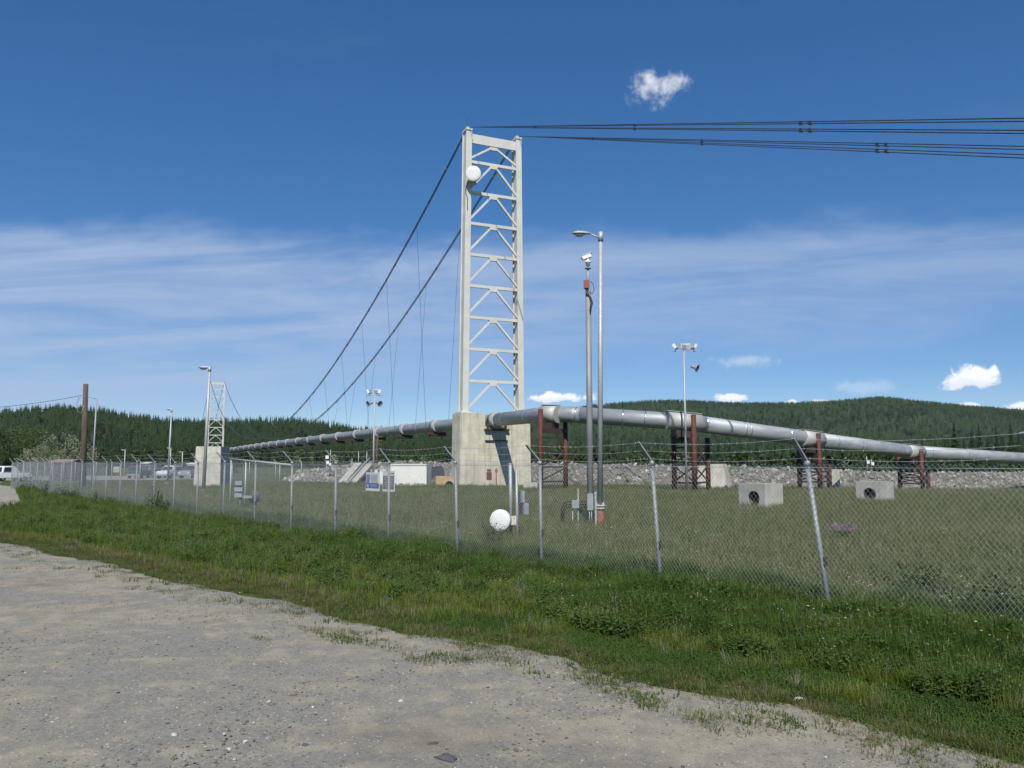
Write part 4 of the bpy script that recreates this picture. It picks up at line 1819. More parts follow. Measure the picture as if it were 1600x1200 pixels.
# ------------------------------------------------------------------ poles and lamps
def cobra_head(mb_h, mb_l, end, dirx, s=1.0):
    """street light luminaire reaching along dirx from end"""
    d = Vector(dirx).normalized()
    sd_ = Vector((-d.y, d.x, 0))
    prof = [(0.0, 0.05, 0.05), (0.12, 0.09, 0.08), (0.35, 0.17, 0.12), (0.6, 0.21, 0.13), (0.78, 0.18, 0.10), (0.88, 0.07, 0.04)]
    n = 12
    rings = []
    for (x, wy, hz) in prof:
        ring = []
        for k in range(n):
            a = 2 * math.pi * k / n
            z = math.sin(a) * hz * (1.0 if math.sin(a) > 0 else 0.55)
            ring.append(Vector(end) + d * x * s + sd_ * math.cos(a) * wy * s + Vector((0, 0, z * s)))
        rings.append(ring)
    V = [p for r_ in rings for p in r_]
    fs = []
    for i in range(len(prof) - 1):
        for k in range(n):
            k2 = (k + 1) % n
            fs.append((i * n + k, i * n + k2, (i + 1) * n + k2, (i + 1) * n + k))
    fs += [tuple(range(n))[::-1], tuple((len(prof) - 1) * n + k for k in range(n))]
    mb_h.add(V, fs, True)
    c = Vector(end) + d * 0.55 * s - Vector((0, 0, 0.06 * s))
    ring = [c + d * math.cos(a) * 0.24 * s + sd_ * math.sin(a) * 0.15 * s for a in [2 * math.pi * k / 16 for k in range(16)]]
    low = [c + (p - c) * 0.6 - Vector((0, 0, 0.09 * s)) for p in ring]
    mb_l.add(ring + low, [(k, (k + 1) % 16, 16 + (k + 1) % 16, 16 + k) for k in range(16)] + [tuple(range(16, 32))], True)


def street_light(label, px, d, pytop, pybase, arm_px, r0, r1, lean=0.0, rust_base=False, headscale=1.0):
    base = at(px, pybase, d)
    g = G(base.x, base.y)
    H = at(px, pytop, d).z - g
    t = thing('street_light', label, 'street light', (base.x, base.y, g), 0, 'street lights inside the fence')
    mb = MB()
    z0 = 0.75 if rust_base else 0.0
    top = Vector((lean, 0, H))
    mb.tube([Vector((0, 0, z0)), top], [r0, r1], 14)
    pole = mb.build('pole', M_GALV, t)
    if rust_base:
        mb = MB()
        mb.cyl((0, 0, -0.3), (0, 0, 0.62), 0.155, 0.15, 16)
        mb.build('foundation_tube', simple('rusty_tube', (0.24, 0.085, 0.045), (0.16, 0.055, 0.03), 5.0, 0.85, 0, 0.3), t)
        mb = MB()
        mb.cyl((0, 0, 0.62), (0, 0, 0.68), 0.19, 0.19, 16)
        mb.cyl((0, 0, 0.72), (0, 0, 0.78), 0.19, 0.19, 16)
        for k in range(4):
            a = k * 1.57 + 0.6
            mb.cyl((0.16 * math.cos(a), 0.16 * math.sin(a), 0.6), (0.16 * math.cos(a), 0.16 * math.sin(a), 0.86), 0.018, 0.018, 6)
        mb.build('base_flange', simple('dull_flange', (0.36, 0.33, 0.28), (0.5, 0.48, 0.45), 7.0, 0.7), t)
    else:
        mb = MB()
        mb.box((0, 0, 0.08), (0.45, 0.45, 0.24))
        mb.build('base_flange', M_GALVD, t)
    armx = (arm_px - px) * d / F
    dx = -1 if armx < 0 else 1
    al = abs(armx) - 0.55 * headscale
    mb = MB()
    mb.tube([top + Vector((0, 0, -0.28)), top + Vector((0, 0, 0.08))], r1 * 1.25, 12)
    mb.tube([top + Vector((0, 0, -0.12)), top + Vector((dx * al * 0.6, 0, -0.07)), top + Vector((dx * al, 0, 0.02))], 0.032, 8)
    arm = mb.build('lamp_arm', M_GALV, pole)
    h_, l_ = MB(), MB()
    cobra_head(h_, l_, top + Vector((dx * al, 0, 0.03)), (dx, 0, 0), headscale)
    h_.build('lamp_head', M_GALV, t)
    l_.build('lamp_lens', M_GLASSLAMP, t)
    return t


street_light('tall grey street light on a rusty tube, standing beside the camera pole', 938, 30, 366, 820, 904, 0.105, 0.078, 0.12, True, 0.78)
street_light('grey street light with its pale lamp in front of the tapered concrete block', 318, 65, 575, 767, 308, 0.14, 0.10, 0.15, False, 1.15)
street_light('thin plain lamp pole by the parked cars', 262, 84, 640, 757, 258, 0.10, 0.07, 0.1, False, 0.7)


def camera_pole():
    d = 31.0
    b = at(923, 812, d)
    g = G(b.x, b.y)
    t = thing('camera_pole', 'thick grey pole with a white security camera on top and a red junction box', 'camera pole', (b.x, b.y, g))
    H = at(922, 452, d).z - g
    mb = MB()
    mb.tube([(0, 0, -0.3), (-0.02, 0, H)], [0.125, 0.105], 16)
    mb.build('pole', simple('weathered_steel', (0.30, 0.31, 0.31), (0.22, 0.225, 0.23), 2.5, 0.6, 0.25, 0, (1, 1, 0.3)), t)
    H2 = at(922, 420, d).z - g
    mb = MB()
    mb.tube([(-0.02, 0, H), (-0.02, 0, H2)], 0.05, 10)
    mb.cyl((-0.02, 0, H2), (-0.02, 0, H2 + 0.03), 0.12, 0.12, 12)
    mb.build('mast_stub', M_GALVD, t)
    mb = MB()
    mb.box((-0.1, -0.14, H + 0.16), (0.19, 0.16, 0.32))
    bx_ = mb.build('junction_box', M_REDBOX, t, 0.01)
    mb = MB()
    mb.tube([(0.05, -0.1, H + 0.28), (0.16, -0.1, H + 0.2), (0.2, -0.1, H - 0.05), (0.12, -0.1, H - 0.2), (0.02, -0.14, H - 0.1)], 0.014, 6)
    mb.tube([(-0.13, -0.14, H), (-0.1, -0.14, H - 0.18), (0.05, -0.14, H - 0.32), (0.13, -0.12, H - 0.55), (0.07, -0.12, H - 0.8), (0.05, -0.1, H - 0.95)], 0.028, 7)
    mb.tube([(-0.06, -0.14, H), (-0.02, -0.15, H - 0.2), (0.08, -0.14, H - 0.5), (0.03, -0.12, H - 0.85)], 0.022, 7)
    mb.build('conduit', M_CABLE, t)
    mb = MB()
    z = H2 + 0.03
    mb.lathe([(0.055, 0), (0.05, 0.08), (0.085, 0.1), (0.085, 0.2), (0.12, 0.22), (0.11, 0.27), (0.05, 0.30), (0.05, 0.4), (0.0, 0.41)], 14, (0, 0, 1), (-0.02, 0, z))
    base = mb.build('pan_tilt_base', M_WHITE, t)
    rot = Matrix.Rotation(R(-20), 3, 'Y')
    mb = MB()
    mb.box((-0.07, 0, z + 0.44), (0.36, 0.17, 0.16), rot)
    mb.box((-0.05, 0, z + 0.54), (0.42, 0.21, 0.03), rot)
    cm = mb.build('camera_housing', M_WHITE, t, 0.015)
    mb = MB()
    mb.cyl((-0.245, 0, z + 0.375), (-0.262, 0, z + 0.37), 0.06, 0.06, 12)
    mb.build('camera_lens', M_BLACK, cm)
    # ground-level boxes on the pole
    mb = MB()
    mb.box((-0.03, -0.16, 0.85), (0.22, 0.13, 0.62))
    mb.tube([(-0.06, -0.16, 0.56), (-0.06, -0.16, 0.0)], 0.022, 7)
    mb.tube([(0.02, -0.16, 0.56), (0.02, -0.16, 0.0)], 0.022, 7)
    mb.build('lower_box', M_GREYBOX, t)


camera_pole()


def control_box():
    d = 30.5
    p = at(899, 805, d)
    g = G(p.x, p.y)
    t = thing('junction_box', 'small grey electrical box on legs with three curved black conduits', 'electrical box', (p.x, p.y, g))
    mb = MB()
    for x in (-0.1, 0.1):
        mb.box((x, 0, 0.3), (0.04, 0.04, 0.7))
    mb.box((0.11, 0.03, 0.95), (0.05, 0.03, 0.8))
    mb.build('stand', M_GALV, t)
    mb = MB()
    mb.box((0, -0.04, 0.78), (0.27, 0.14, 0.30))
    mb.build('box', M_GREYBOX, t, 0.01)
    for k in range(3):
        z = 0.88 - 0.1 * k
        x0 = -0.52 + 0.05 * k
        mb = MB()
        mb.tube([(-0.12, 0, z), (-0.3, 0, z), (-0.42 + 0.02 * k, 0, z - 0.08), (x0, 0, z - 0.26), (x0, 0, -0.1)], 0.024, 7)
        mb.tube([(0.12, 0, z), (0.42, 0.1, z)], 0.022, 7)
        mb.build('conduit', M_BLACK, t)
    q = at(931, 815, 29.2)
    t2 = thing('marker_post', 'slim pale steel post at the foot of the tall street light', 'post', (q.x, q.y, G(q.x, q.y)))
    mb = MB()
    mb.box((0, 0, 0.55), (0.06, 0.035, 1.3))
    mb.box((0, -0.02, 1.22), (0.08, 0.02, 0.1))
    mb.build('post', M_GALV, t2)


control_box()


def flood_pole(label, px, d, ytop, ybase, heads, horns, r=0.075):
    b = at(px, ybase, d)
    g = G(b.x, b.y)
    H = at(px, ytop, d).z - g
    t = thing('floodlight_pole', label, 'floodlight pole', (b.x, b.y, g), 0, 'floodlight poles')
    mb = MB()
    mb.tube([(0, 0, -0.2), (0, 0, H)], [r * 1.25, r * 0.8], 10)
    mb.build('pole', M_GALV, t)
    mb = MB()
    mb.bar((-0.85, 0, H - 0.02), (0.85, 0, H - 0.02), 0.05, 0.05)
    for (x, tilt, az) in heads:
        mb.cyl((x, 0, H - 0.02), (x, 0, H + 0.2), 0.025, 0.025, 6)
    mb.build('crossarm', M_GALVD, t)
    for (x, tilt, az) in heads:
        mb = MB()
        rot = Matrix.Rotation(az, 3, 'Z') @ Matrix.Rotation(tilt, 3, 'X')
        c = Vector((x, 0, H + 0.36))
        mb.box(c, (0.46, 0.22, 0.40), rot, (1, 1))
        f = mb.build('floodlight', M_WHITE, t, 0.02)
        mb = MB()
        mb.box(c + rot @ Vector((0, -0.115, 0)), (0.38, 0.02, 0.32), rot)
        mb.build('lens', M_GREYBOX, f)
    for (x, z, dirv) in horns:
        d_ = Vector(dirv).normalized()
        mb = MB()
        c = Vector((x, -0.02, H + z))
        mb.lathe([(0.0, -0.12), (0.11, -0.11), (0.13, 0.05), (0.10, 0.12), (0.16, 0.24), (0.30, 0.40), (0.27, 0.40), (0.10, 0.18), (0.0, 0.16)], 16, d_, c)
        h_ = mb.build('horn_speaker', M_GALVD, t)
        mb = MB()
        mb.bar((0, 0, H + z), tuple(c), 0.04, 0.04)
        mb.build('bracket', M_GALVD, h_)
    return t


flood_pole('floodlight pole with three lamps and one round horn, beside a red pipe support', 1073, 60, 549, 771,
           [(-0.62, R(-35), R(55)), (-0.02, R(12), R(12)), (0.25, R(-20), R(150)), (0.72, R(-35), R(-55))], [(0.62, -1.15, (0.75, -0.5, -0.35))])
flood_pole('floodlight pole with two horn speakers, behind the fence signs', 583, 76, 618, 760,
           [(-0.5, R(-30), R(60)), (0.18, R(10), R(-10)), (0.42, R(-30), R(-70))], [(-0.28, -0.7, (-0.7, -0.6, -0.25)), (0.28, -0.7, (0.7, -0.6, -0.25))], 0.085)


def utility_pole(label, px, d, ytop, ybase, r, arms=False):
    b = at(px, ybase, d)
    g = G(b.x, b.y)
    H = at(px, ytop, d).z - g
    t = thing('utility_pole', label, 'utility pole', (b.x, b.y, g))
    mb = MB()
    mb.tube([(0, 0, -0.5), (-0.08, 0, H * 0.5), (-0.16 if not arms else 0, 0, H)], [r * 1.12, r, r * 0.88], 14)
    mb.build('pole', M_WOOD, t)
    return t, H, b


ut, H, ub = utility_pole('thick bare brown wooden utility pole behind the fence', 129, 66, 600, 766, 0.22)
mb = MB()
mb.tube([(0.55, 0.3, 0.0), (0.62, 0.3, H * 0.86)], 0.06, 8)
mb.tube([(0.62, 0.3, H * 0.86), (0.3, 0.2, H * 0.87), (-0.3, -0.1, H * 0.88)], 0.03, 6)
mb.tube([(-0.1, -0.2, H * 0.88), (-0.55, -0.2, H * 0.87), (-0.72, -0.2, H * 0.8), (-0.6, -0.2, H * 0.74), (-0.3, -0.2, H * 0.72), (-0.12, -0.2, H * 0.8)], 0.022, 6)
mb.build('service_conduit', M_GALVD, ut)
# its service wire
pa = Vector((ub.x - 0.3, ub.y - 0.2, H * 0.895 + ub.z * 0))
pb = at(-160, 640, 66)
mid = (pa + pb) / 2 - Vector((0, 0, 0.9))
tag(MB().tube(bz(pa, mid, pb, 14), 0.02, 5).build('overhead_wire', M_CABLE), 'thin sagging overhead wire running out from the wooden utility pole', 'wire')
ut, H, ub = utility_pole('slim reddish-brown pole with short crossarms behind the floodlight pole', 589, 100, 676, 752, 0.13, True)
for k in range(3):
    mb = MB()
    mb.bar((-0.6, 0, H - 0.5 - 0.45 * k), (0.6, 0, H - 0.5 - 0.45 * k), 0.12, 0.12)
    mb.build('crossarm', M_WOOD, ut)


# ------------------------------------------------------------------ dish antennas
def dish_drum(mbh, c, n, r, depth):
    n = Vector(n).normalized()
    mbh.lathe([(0.0, -depth), (r * 0.5, -depth), (r, -depth * 0.7), (r, 0.0), (r * 0.96, 0.025), (r * 0.6, 0.05), (0, 0.06)], 32, n, c)


def tower_dish():
    c = at(739.5, 271, 79.2)
    t = thing('dish_antenna', 'round white dish antenna high on a tower leg', 'dish antenna', c)
    n = Vector((-0.05, -0.98, -0.14))
    mb = MB()
    dish_drum(mb, (0, 0, 0), n, 0.76, 0.5)
    dr = mb.build('drum', M_WHITE, t)
    mb = MB()
    mb.box((-0.02, -0.075, 0.46), (0.30, 0.012, 0.07), Matrix.Rotation(R(-12), 3, 'Y'))
    mb.build('badge', simple('badge_ink', (0.18, 0.18, 0.19), (0.3, 0.3, 0.3), 20, 0.5), dr)
    mb = MB()
    mb.cyl((-0.25, 0.45, -1.2), (-0.25, 0.45, 0.9), 0.06, 0.06, 10)
    mb.bar((-0.25, 0.45, 0.4), (-0.25, 1.5, 0.4), 0.1, 0.1)
    mb.bar((-0.25, 0.45, -0.9), (-0.25, 1.5, -0.9), 0.1, 0.1)
    mb.bar((0.3, 0.45, -0.85), (-0.25, 0.45, -0.85), 0.1, 0.3)
    mb.build('mount', M_GALVD, t)
    mb = MB()
    mb.tube([(-0.3, 0.7, -0.6), (-0.75, 0.9, -0.9), (-0.8, 0.9, -1.6), (-0.6, 1.0, -2.3), (-0.62, 1.0, -3.4)], 0.035, 6)
    mb.build('feed_cable', M_CABLE, t)


tower_dish()


def field_dish():
    d = 25.0
    p = at(806, 840, d)
    g = G(p.x, p.y)
    t = thing('dish_antenna', 'white dish antenna low on two steel posts in the meadow grass', 'dish antenna', (p.x, p.y, g))
    mb = MB()
    zt = at(806, 735, d).z - g
    mb.cyl((0.05, 0, -0.3), (0.02, 0, zt), 0.042, 0.042, 10)
    mb.build('post', M_GALV, t)
    zt2 = at(797, 725, d).z - g
    mb = MB()
    mb.cyl((-0.14, 0.1, 0.25), (-0.17, 0.1, zt2), 0.055, 0.055, 10)
    mb.cyl((-0.17, 0.1, zt2), (-0.17, 0.1, zt2 + 0.03), 0.065, 0.06, 10)
    mb.build('post', M_GALV, t)
    c = at(781, 813, d - 0.35) - Vector((p.x, p.y, g))
    mb = MB()
    dish_drum(mb, c, (-0.32, -0.94, 0.10), 0.325, 0.2)
    mb.build('drum', M_WHITE, t)
    m = at(801, 813, d) - Vector((p.x, p.y, g))
    mb = MB()
    mb.box(m + Vector((-0.02, -0.1, 0)), (0.26, 0.03, 0.28))
    mb.box(m + Vector((-0.14, -0.05, 0)), (0.1, 0.2, 0.26))
    for dx, dz in ((-0.09, 0.09), (0.05, 0.09), (-0.09, -0.09), (0.05, -0.09)):
        mb.cyl(tuple(m + Vector((dx, -0.12, dz))), tuple(m + Vector((dx, -0.145, dz))), 0.02, 0.02, 6)
    mb.build('mount_plate', simple('cream_plate', (0.66, 0.63, 0.54), (0.55, 0.52, 0.44), 8, 0.5), t, 0.008)
    for (px, py, w, h, mt) in ((814, 776, 0.17, 0.36, M_GREYBOX), (819, 795, 0.26, 0.34, M_GREYBOX)):
        q = at(px, py, d + 0.1) - Vector((p.x, p.y, g))
        mb = MB()
        mb.box(q + Vector((0.02, 0, 0)), (w * 0.6, 0.22, h), Matrix.Rotation(R(30), 3, 'Z'))
        e = mb.build('equipment_box', mt, t, 0.01)
        mb = MB()
        mb.box(q + Vector((-w * 0.4, -0.02, 0)), (w * 0.4, 0.12, h * 0.92))
        mb.build('bracket', M_BLACK, e)


field_dish()


def back_dish():
    d = 40.0
    p = at(375, 795, d)
    g = G(p.x, p.y)
    t = thing('dish_antenna', 'dark dish antenna seen from behind on a short post beside the tall tube frame', 'dish antenna', (p.x, p.y, g))
    mb = MB()
    mb.cyl((0, 0, -0.2), (0, 0, 1.35), 0.06, 0.06, 10)
    mb.build('post', M_GALVD, t)
    c = at(397, 776, d) - Vector((p.x, p.y, g))
    mb = MB()
    n = Vector((0.18, 0.96, 0.06)).normalized()
    mb.lathe([(0.0, -0.16), (0.12, -0.15), (0.31, -0.02), (0.32, 0.0), (0.30, 0.0), (0.12, -0.12), (0, -0.13)], 28, n, c)
    mb.build('reflector', simple('dark_grey_dish', (0.06, 0.055, 0.052), (0.085, 0.08, 0.075), 4, 0.6), t)
    mb = MB()
    mb.bar((0, 0, c.z), tuple(c - n * 0.15), 0.10, 0.12)
    mb.build('mount', M_GREYBOX, t)
    for z, s in ((1.28, 0.34), (0.98, 0.40), (0.70, 0.36)):
        mb = MB()
        mb.box((-0.05, -0.1, z), (s, 0.2, 0.2))
        mb.build('radio_unit', M_GREYBOX, t, 0.01)
    # tube frame
    a, b_ = at(359, 717, 43.5), at(457, 727, 37.5)
    t2 = thing('tube_frame', 'grey steel cable-tray pipe held up level on slim posts', 'pipe frame', (at(387, 793, 41.5).x, 41.5, g))
    o = Vector((t2.location.x, 41.5, g))
    mb = MB()
    mb.tube([a - o, b_ - o], 0.055, 10)
    mb.build('rail', M_GALV, t2)
    for k in (0.03, 0.29, 0.62):
        q = a.lerp(b_, k) - o
        if k == 0.62:
            continue
        mb = MB()
        mb.cyl((q.x, q.y, -0.2), (q.x, q.y, q.z), 0.05, 0.05, 8)
        mb.build('post', M_GALV, t2)


back_dish()


# ------------------------------------------------------------------ the yard by the pier
def container():
    d = 78.0
    c = at(637, 760, d)
    g = G(c.x, c.y)
    w = (667 - 608) * d / F
    h = at(637, 725, d).z - g
    t = thing('storage_container', 'white steel storage container with rust along its top edge', 'container', (c.x, c.y, g), R(-6))
    mb = MB()
    D = 2.3
    mb.box((0, D / 2, h / 2), (w, D, h))
    mb.build('body', M_WHITEC, t)
    n = 14
    for k in range(n):
        mb = MB()
        x = -w / 2 + 0.18 + (w - 0.36) * k / (n - 1)
        mb.box((x, -0.018, h / 2), (0.12, 0.04, h - 0.3))
        mb.build('rib', M_WHITEC, t)
    for z in (0.07, h - 0.07):
        mb = MB()
        mb.box((0, -0.035, z), (w + 0.06, 0.08, 0.13))
        mb.build('rail', M_WHITEC, t)
    for x in (-0.6, 0.9, 1.4):
        mb = MB()
        mb.box((x, -0.06, 0.16), (0.25, 0.02, 0.20))
        mb.build('fork_slot', M_BLACK, t)
    mb = MB()
    mb.box((1.15, -0.075, 0.22), (0.9, 0.015, 0.12))
    mb.build('stencil_strip', M_GREYBOX, t)
    return t


container()


def low_tank():
    d = 79.0
    c = at(594, 758, d)
    g = G(c.x, c.y)
    t = thing('storage_box', 'low cream storage box tucked beside the white container', 'box', (c.x, c.y, g), R(-4))
    mb = MB()
    h = at(594, 733, d).z - g
    mb.box((0, 0.4, h / 2 - 0.1), (1.15, 1.2, h - 0.14))
    mb.build('body', M_WHITEC, t, 0.02)
    mb = MB()
    mb.box((0, 0.4, h - 0.1), (1.25, 1.3, 0.09))
    mb.build('lid', M_WHITEC, t)
    # tarpaulin pile
    c = at(681, 745, 84)
    t = thing('tarpaulin', 'dark tarpaulin draped over the stones between container and pier', 'tarpaulin', (c.x, c.y, G(c.x, c.y)))
    n = 9
    V, Fs = [], []
    for i in range(n):
        for j in range(n):
            u, v = i / (n - 1), j / (n - 1)
            x = (u - 0.5) * 1.5 + v * -0.55 + 0.3
            V.append((x + 0.08 * mnoise.noise((i, j, 1)), v * 1.8, 0.55 + 1.35 * v + 0.10 * mnoise.noise((i * 0.7, j * 0.7, 3))))
    for i in range(n - 1):
        for j in range(n - 1):
            Fs.append((i * n + j, (i + 1) * n + j, (i + 1) * n + j + 1, i * n + j + 1))
    mb = MB()
    mb.add(V, Fs, True)
    o = mb.build('sheet', simple('dark_tarpaulin', (0.018, 0.020, 0.026), (0.035, 0.037, 0.042), 3, 0.55), t)
    sm = o.modifiers.new('thick', 'SOLIDIFY')
    sm.thickness = 0.04
    # tan crate with round cut-out
    d = 77.0
    c = at(695, 760, d)
    g = G(c.x, c.y)
    t = thing('tan_crate', 'tan wooden crate with a dark arched opening beside the pier', 'crate', (c.x, c.y, g), R(-5))
    h = at(695, 744, d).z - g
    w = 1.75
    mb = MB()
    n = 12
    pts = [(-w / 2, 0), (0.0, 0)] + [(0.42 - 0.42 * math.cos(math.pi * k / n), 0.52 * math.sin(math.pi * k / n)) for k in range(1, n)] + [(0.84, 0), (w / 2, 0), (w / 2, h), (-w / 2, h)]
    pts = [(x, z) for x, z in pts]
    mb.prism(pts, 0.0, 1.1)
    mb.build('body', M_TAN, t)
    mb = MB()
    mb.box((-w / 2 - 0.0, 0.5, h / 2), (0.1, 1.2, h + 0.03))
    mb.build('end_panel', simple('brown_plywood', (0.28, 0.17, 0.10), (0.2, 0.12, 0.07), 3, 0.85), t)
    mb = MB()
    mb.box((0.42, 0.9, 0.27), (0.8, 0.05, 0.5))  # black sheet standing in for the shade inside the arched opening
    mb.build('opening_shade', M_BLACK, t)


low_tank()


def ramp():
    a0, a1 = at(531, 757, 88), at(562, 726, 96)
    t = thing('concrete_ramp', 'pair of sloping concrete beams with a pipe between them climbing the stone dike', 'ramp', (a0.x, a0.y, G(a0.x, a0.y)))
    o = Vector((a0.x, a0.y, G(a0.x, a0.y)))
    for (p0, p1, w) in (((533, 757, 88), (560, 725.5, 95), 0.85), ((551, 757, 87.5), (578, 726.5, 94.5), 0.75)):
        mb = MB()
        mb.bar(at(*p0) - o, at(*p1) - o, w, 0.4)
        mb.build('beam', M_CONC3, t, 0.03)
    mb = MB()
    mb.tube([at(543, 754, 87.2) - o, at(570, 724, 94.2) - o, at(578, 716, 97) - o], 0.13, 10)
    mb.build('pipe', M_GALVD, t)
    mb = MB()
    mb.tube([at(535, 754.5, 86.6) - o, at(548, 754, 86.6) - o], 0.2, 10)
    mb.build('pipe_end', M_GREYBOX, t)
    for px, y0 in ((560, 706), (573, 706), (550, 716)):
        q = at(px, 724, 96)
        mb = MB()
        mb.cyl(q - o - Vector((0, 0, 0.6)), Vector((q.x, q.y, at(px, y0, 96).z)) - o, 0.045, 0.045, 7)
        mb.build('post', M_GALV, t)
    q = at(512, 726, 94)
    t2 = thing('gauge_station', 'small white instrument box on a short post on top of the dike', 'instrument box', (q.x, q.y, q.z - 0.5))
    mb = MB()
    mb.cyl((0.3, 0, -0.3), (0.3, 0, 2.2), 0.05, 0.05, 7)
    mb.build('post', M_GALVD, t2)
    for (x, z, s) in ((-0.05, 1.35, 0.36), (0.02, 0.75, 0.34), (0.3, 0.5, 0.3)):
        mb = MB()
        mb.box((x, -0.08, z), (s, 0.2, s * 1.1))
        mb.build('instrument_box', M_WHITE, t2, 0.015)


ramp()

q = at(775.5, 760, 79.5)
t = thing('marker_post', 'thin red marker stake in front of the pier wall', 'post', (q.x, q.y, G(q.x, q.y)))
MB().box((0, 0, 0.8), (0.11, 0.11, 1.9)).build('stake', M_STAKE, t)
MB().box((0, -0.06, 1.45), (0.3, 0.02, 0.3)).build('plate', M_STAKE, t)
for px, yt, d, lab in ((1355, 713, 92, 'taller of two pale posts with small white boxes on the dike'), (1362, 717.5, 93, 'shorter of two pale posts with small white boxes on the dike')):
    q = at(px, 735, d)
    t = thing('marker_post', lab, 'post', (q.x, q.y, q.z - 0.1), 0, 'posts on the dike')
    H = at(px, yt, d).z - q.z + 0.1
    MB().cyl((0, 0, -0.3), (0, 0, H), 0.05, 0.05, 7).build('post', M_GALV, t)
    MB().box((0.08, -0.1, H * 0.62), (0.3, 0.16, 0.36)).build('box', M_WHITE, t, 0.01)


# ------------------------------------------------------------------ chain link fence
def link_panel_mesh(name, length, height, pitch=0.074, wr=0.0021):
    mb = MB()
    k = 1.25                                    # steeper than 45 degrees, as stretched fabric hangs
    tip = 0.035
    for fam in (1, -1):
        c = -height / k
        c0 = np.arange(-height / k, length, pitch) if fam == 1 else np.arange(0, length + height / k, pitch)
        for x0 in c0:
            # line x = x0 + fam * z / k
            za, zb = 0.0, height + tip
            xa, xb = x0, x0 + fam * zb / k
            pts = []
            for x, z in ((xa, za), (xb, zb)):
                pts.append([x, z])
            (xa, za), (xb, zb) = pts
            dx = xb - xa
            dz = zb - za
            t0, t1 = 0.0, 1.0
            if dx > 0:
                t0, t1 = max(t0, (0 - xa) / dx), min(t1, (length - xa) / dx)
            else:
                t0, t1 = max(t0, (length - xa) / dx), min(t1, (0 - xa) / dx)
            if t1 - t0 < 0.01:
                continue
            a = Vector((xa + dx * t0, fam * wr, za + dz * t0))
            b = Vector((xa + dx * t1, fam * wr, za + dz * t1))
            mb.tube([a, b], wr, 3, False)
    return mb.mesh(name, M_WIRE)


def fence_point(k):
    return F_P0 + F_DIR * (F_STEP * k)


LEAN = {0: 0.34, 1: 0.2, 2: 0.05, 3: 0.14, 4: 0.02, 5: 0.05, 6: 0.02, 7: 0.04, -1: 0.3}
K0, K1 = -3, 25


def front_fence():
    root = thing('chain_link_fence', 'long chain-link fence topped with slanted barbed-wire arms along the road', 'fence', (F_P0.x, F_P0.y, 0))
    o = Vector((F_P0.x, F_P0.y, 0))
    ang = math.atan2(F_DIR.y, F_DIR.x)
    pme = link_panel_mesh('mesh_panel', F_STEP, F_H - 0.03)
    pm2 = link_panel_mesh('mesh_panel', F_STEP, F_H - 0.03, 0.148, 0.0034)
    d3 = Vector((F_DIR.x, F_DIR.y, 0))
    out3 = Vector((F_OUT.x, F_OUT.y, 0))
    arm_pts = []
    for k in range(K0, K1 + 1):
        p = fence_point(k)
        g = G(p.x, p.y)
        b = Vector((p.x, p.y, g)) - o
        lean = LEAN.get(k, 0.03 * math.sin(k * 2.3))
        top = b + Vector((0, 0, F_H))
        foot = b - d3 * lean - Vector((0, 0, 0.3))
        r = 0.036
        mb = MB()
        mb.tube([foot, top], r, 10)
        post = mb.build('post', M_GALVD, root)
        mb = MB()
        mb.tube([top - Vector((0, 0, 0.03)), top + Vector((0, 0, 0.05))], r * 1.25, 10)
        tilt = rnd.uniform(0.9, 1.1)
        ae = top + Vector((0, 0, 0.05)) + out3 * 0.30 * tilt + Vector((0, 0, 0.33)) + d3 * 0.05
        mb.bar(top + Vector((0, 0, 0.03)), ae, 0.05, 0.03, tuple(out3))
        mb.build('barbed_wire_arm', M_GALVD, post)
        # ties and a bit of hardware
        if k < 8:
            mb = MB()
            mb.box(foot.lerp(top, 0.45) + d3 * -0.05, (0.05, 0.05, 0.14))
            mb.build('tie_clamp', M_RUSTDK, post)
        arm_pts.append((top + Vector((0, 0, 0.05)), ae))
        if k < K1:
            pn = bpy.data.objects.new('mesh_panel', pme)
            COL.objects.link(pn)
            pn.parent = root
            pn.location = b + out3 * 0.042
            pn.rotation_euler = (0, 0, ang)
    for f in (0.12, 0.55, 0.97):
        mb = MB()
        pts = []
        for i, (a, b) in enumerate(arm_pts):
            q = a.lerp(b, f)
            pts.append(q)
            if i < len(arm_pts) - 1:
                q2 = arm_pts[i + 1][0].lerp(arm_pts[i + 1][1], f)
                for t in (0.25, 0.5, 0.75):
                    m = q.lerp(q2, t)
                    m.z -= 0.055 * 4 * t * (1 - t)
                    pts.append(m)
        mb.tube(pts, 0.0028, 4, False)
        for i in range(len(pts) - 1):
            if i > 60:
                break
            for t in (0.1, 0.3, 0.5, 0.7, 0.9):
                m = pts[i].lerp(pts[i + 1], t)
                a = rnd.uniform(0, 3.1)
                e = Vector((math.cos(a) * 0.3, math.cos(a) * 0.3, math.sin(a))) * 0.024
                mb.tube([m - e, m + e], 0.0016, 3, False)
        mb.build('barbed_wire', M_WIRE, root)
    for z in (F_H - 0.05, 0.12):
        mb = MB()
        mb.tube([Vector((*fence_point(k), G(*fence_point(k)) + z)) + out3 * 0.038 - o for k in range(K0, K1 + 1)], 0.004, 4, False)
        mb.build('tension_wire', M_WIRE, root)
    # corner post and the gate panel beyond it
    return root


front_fence()


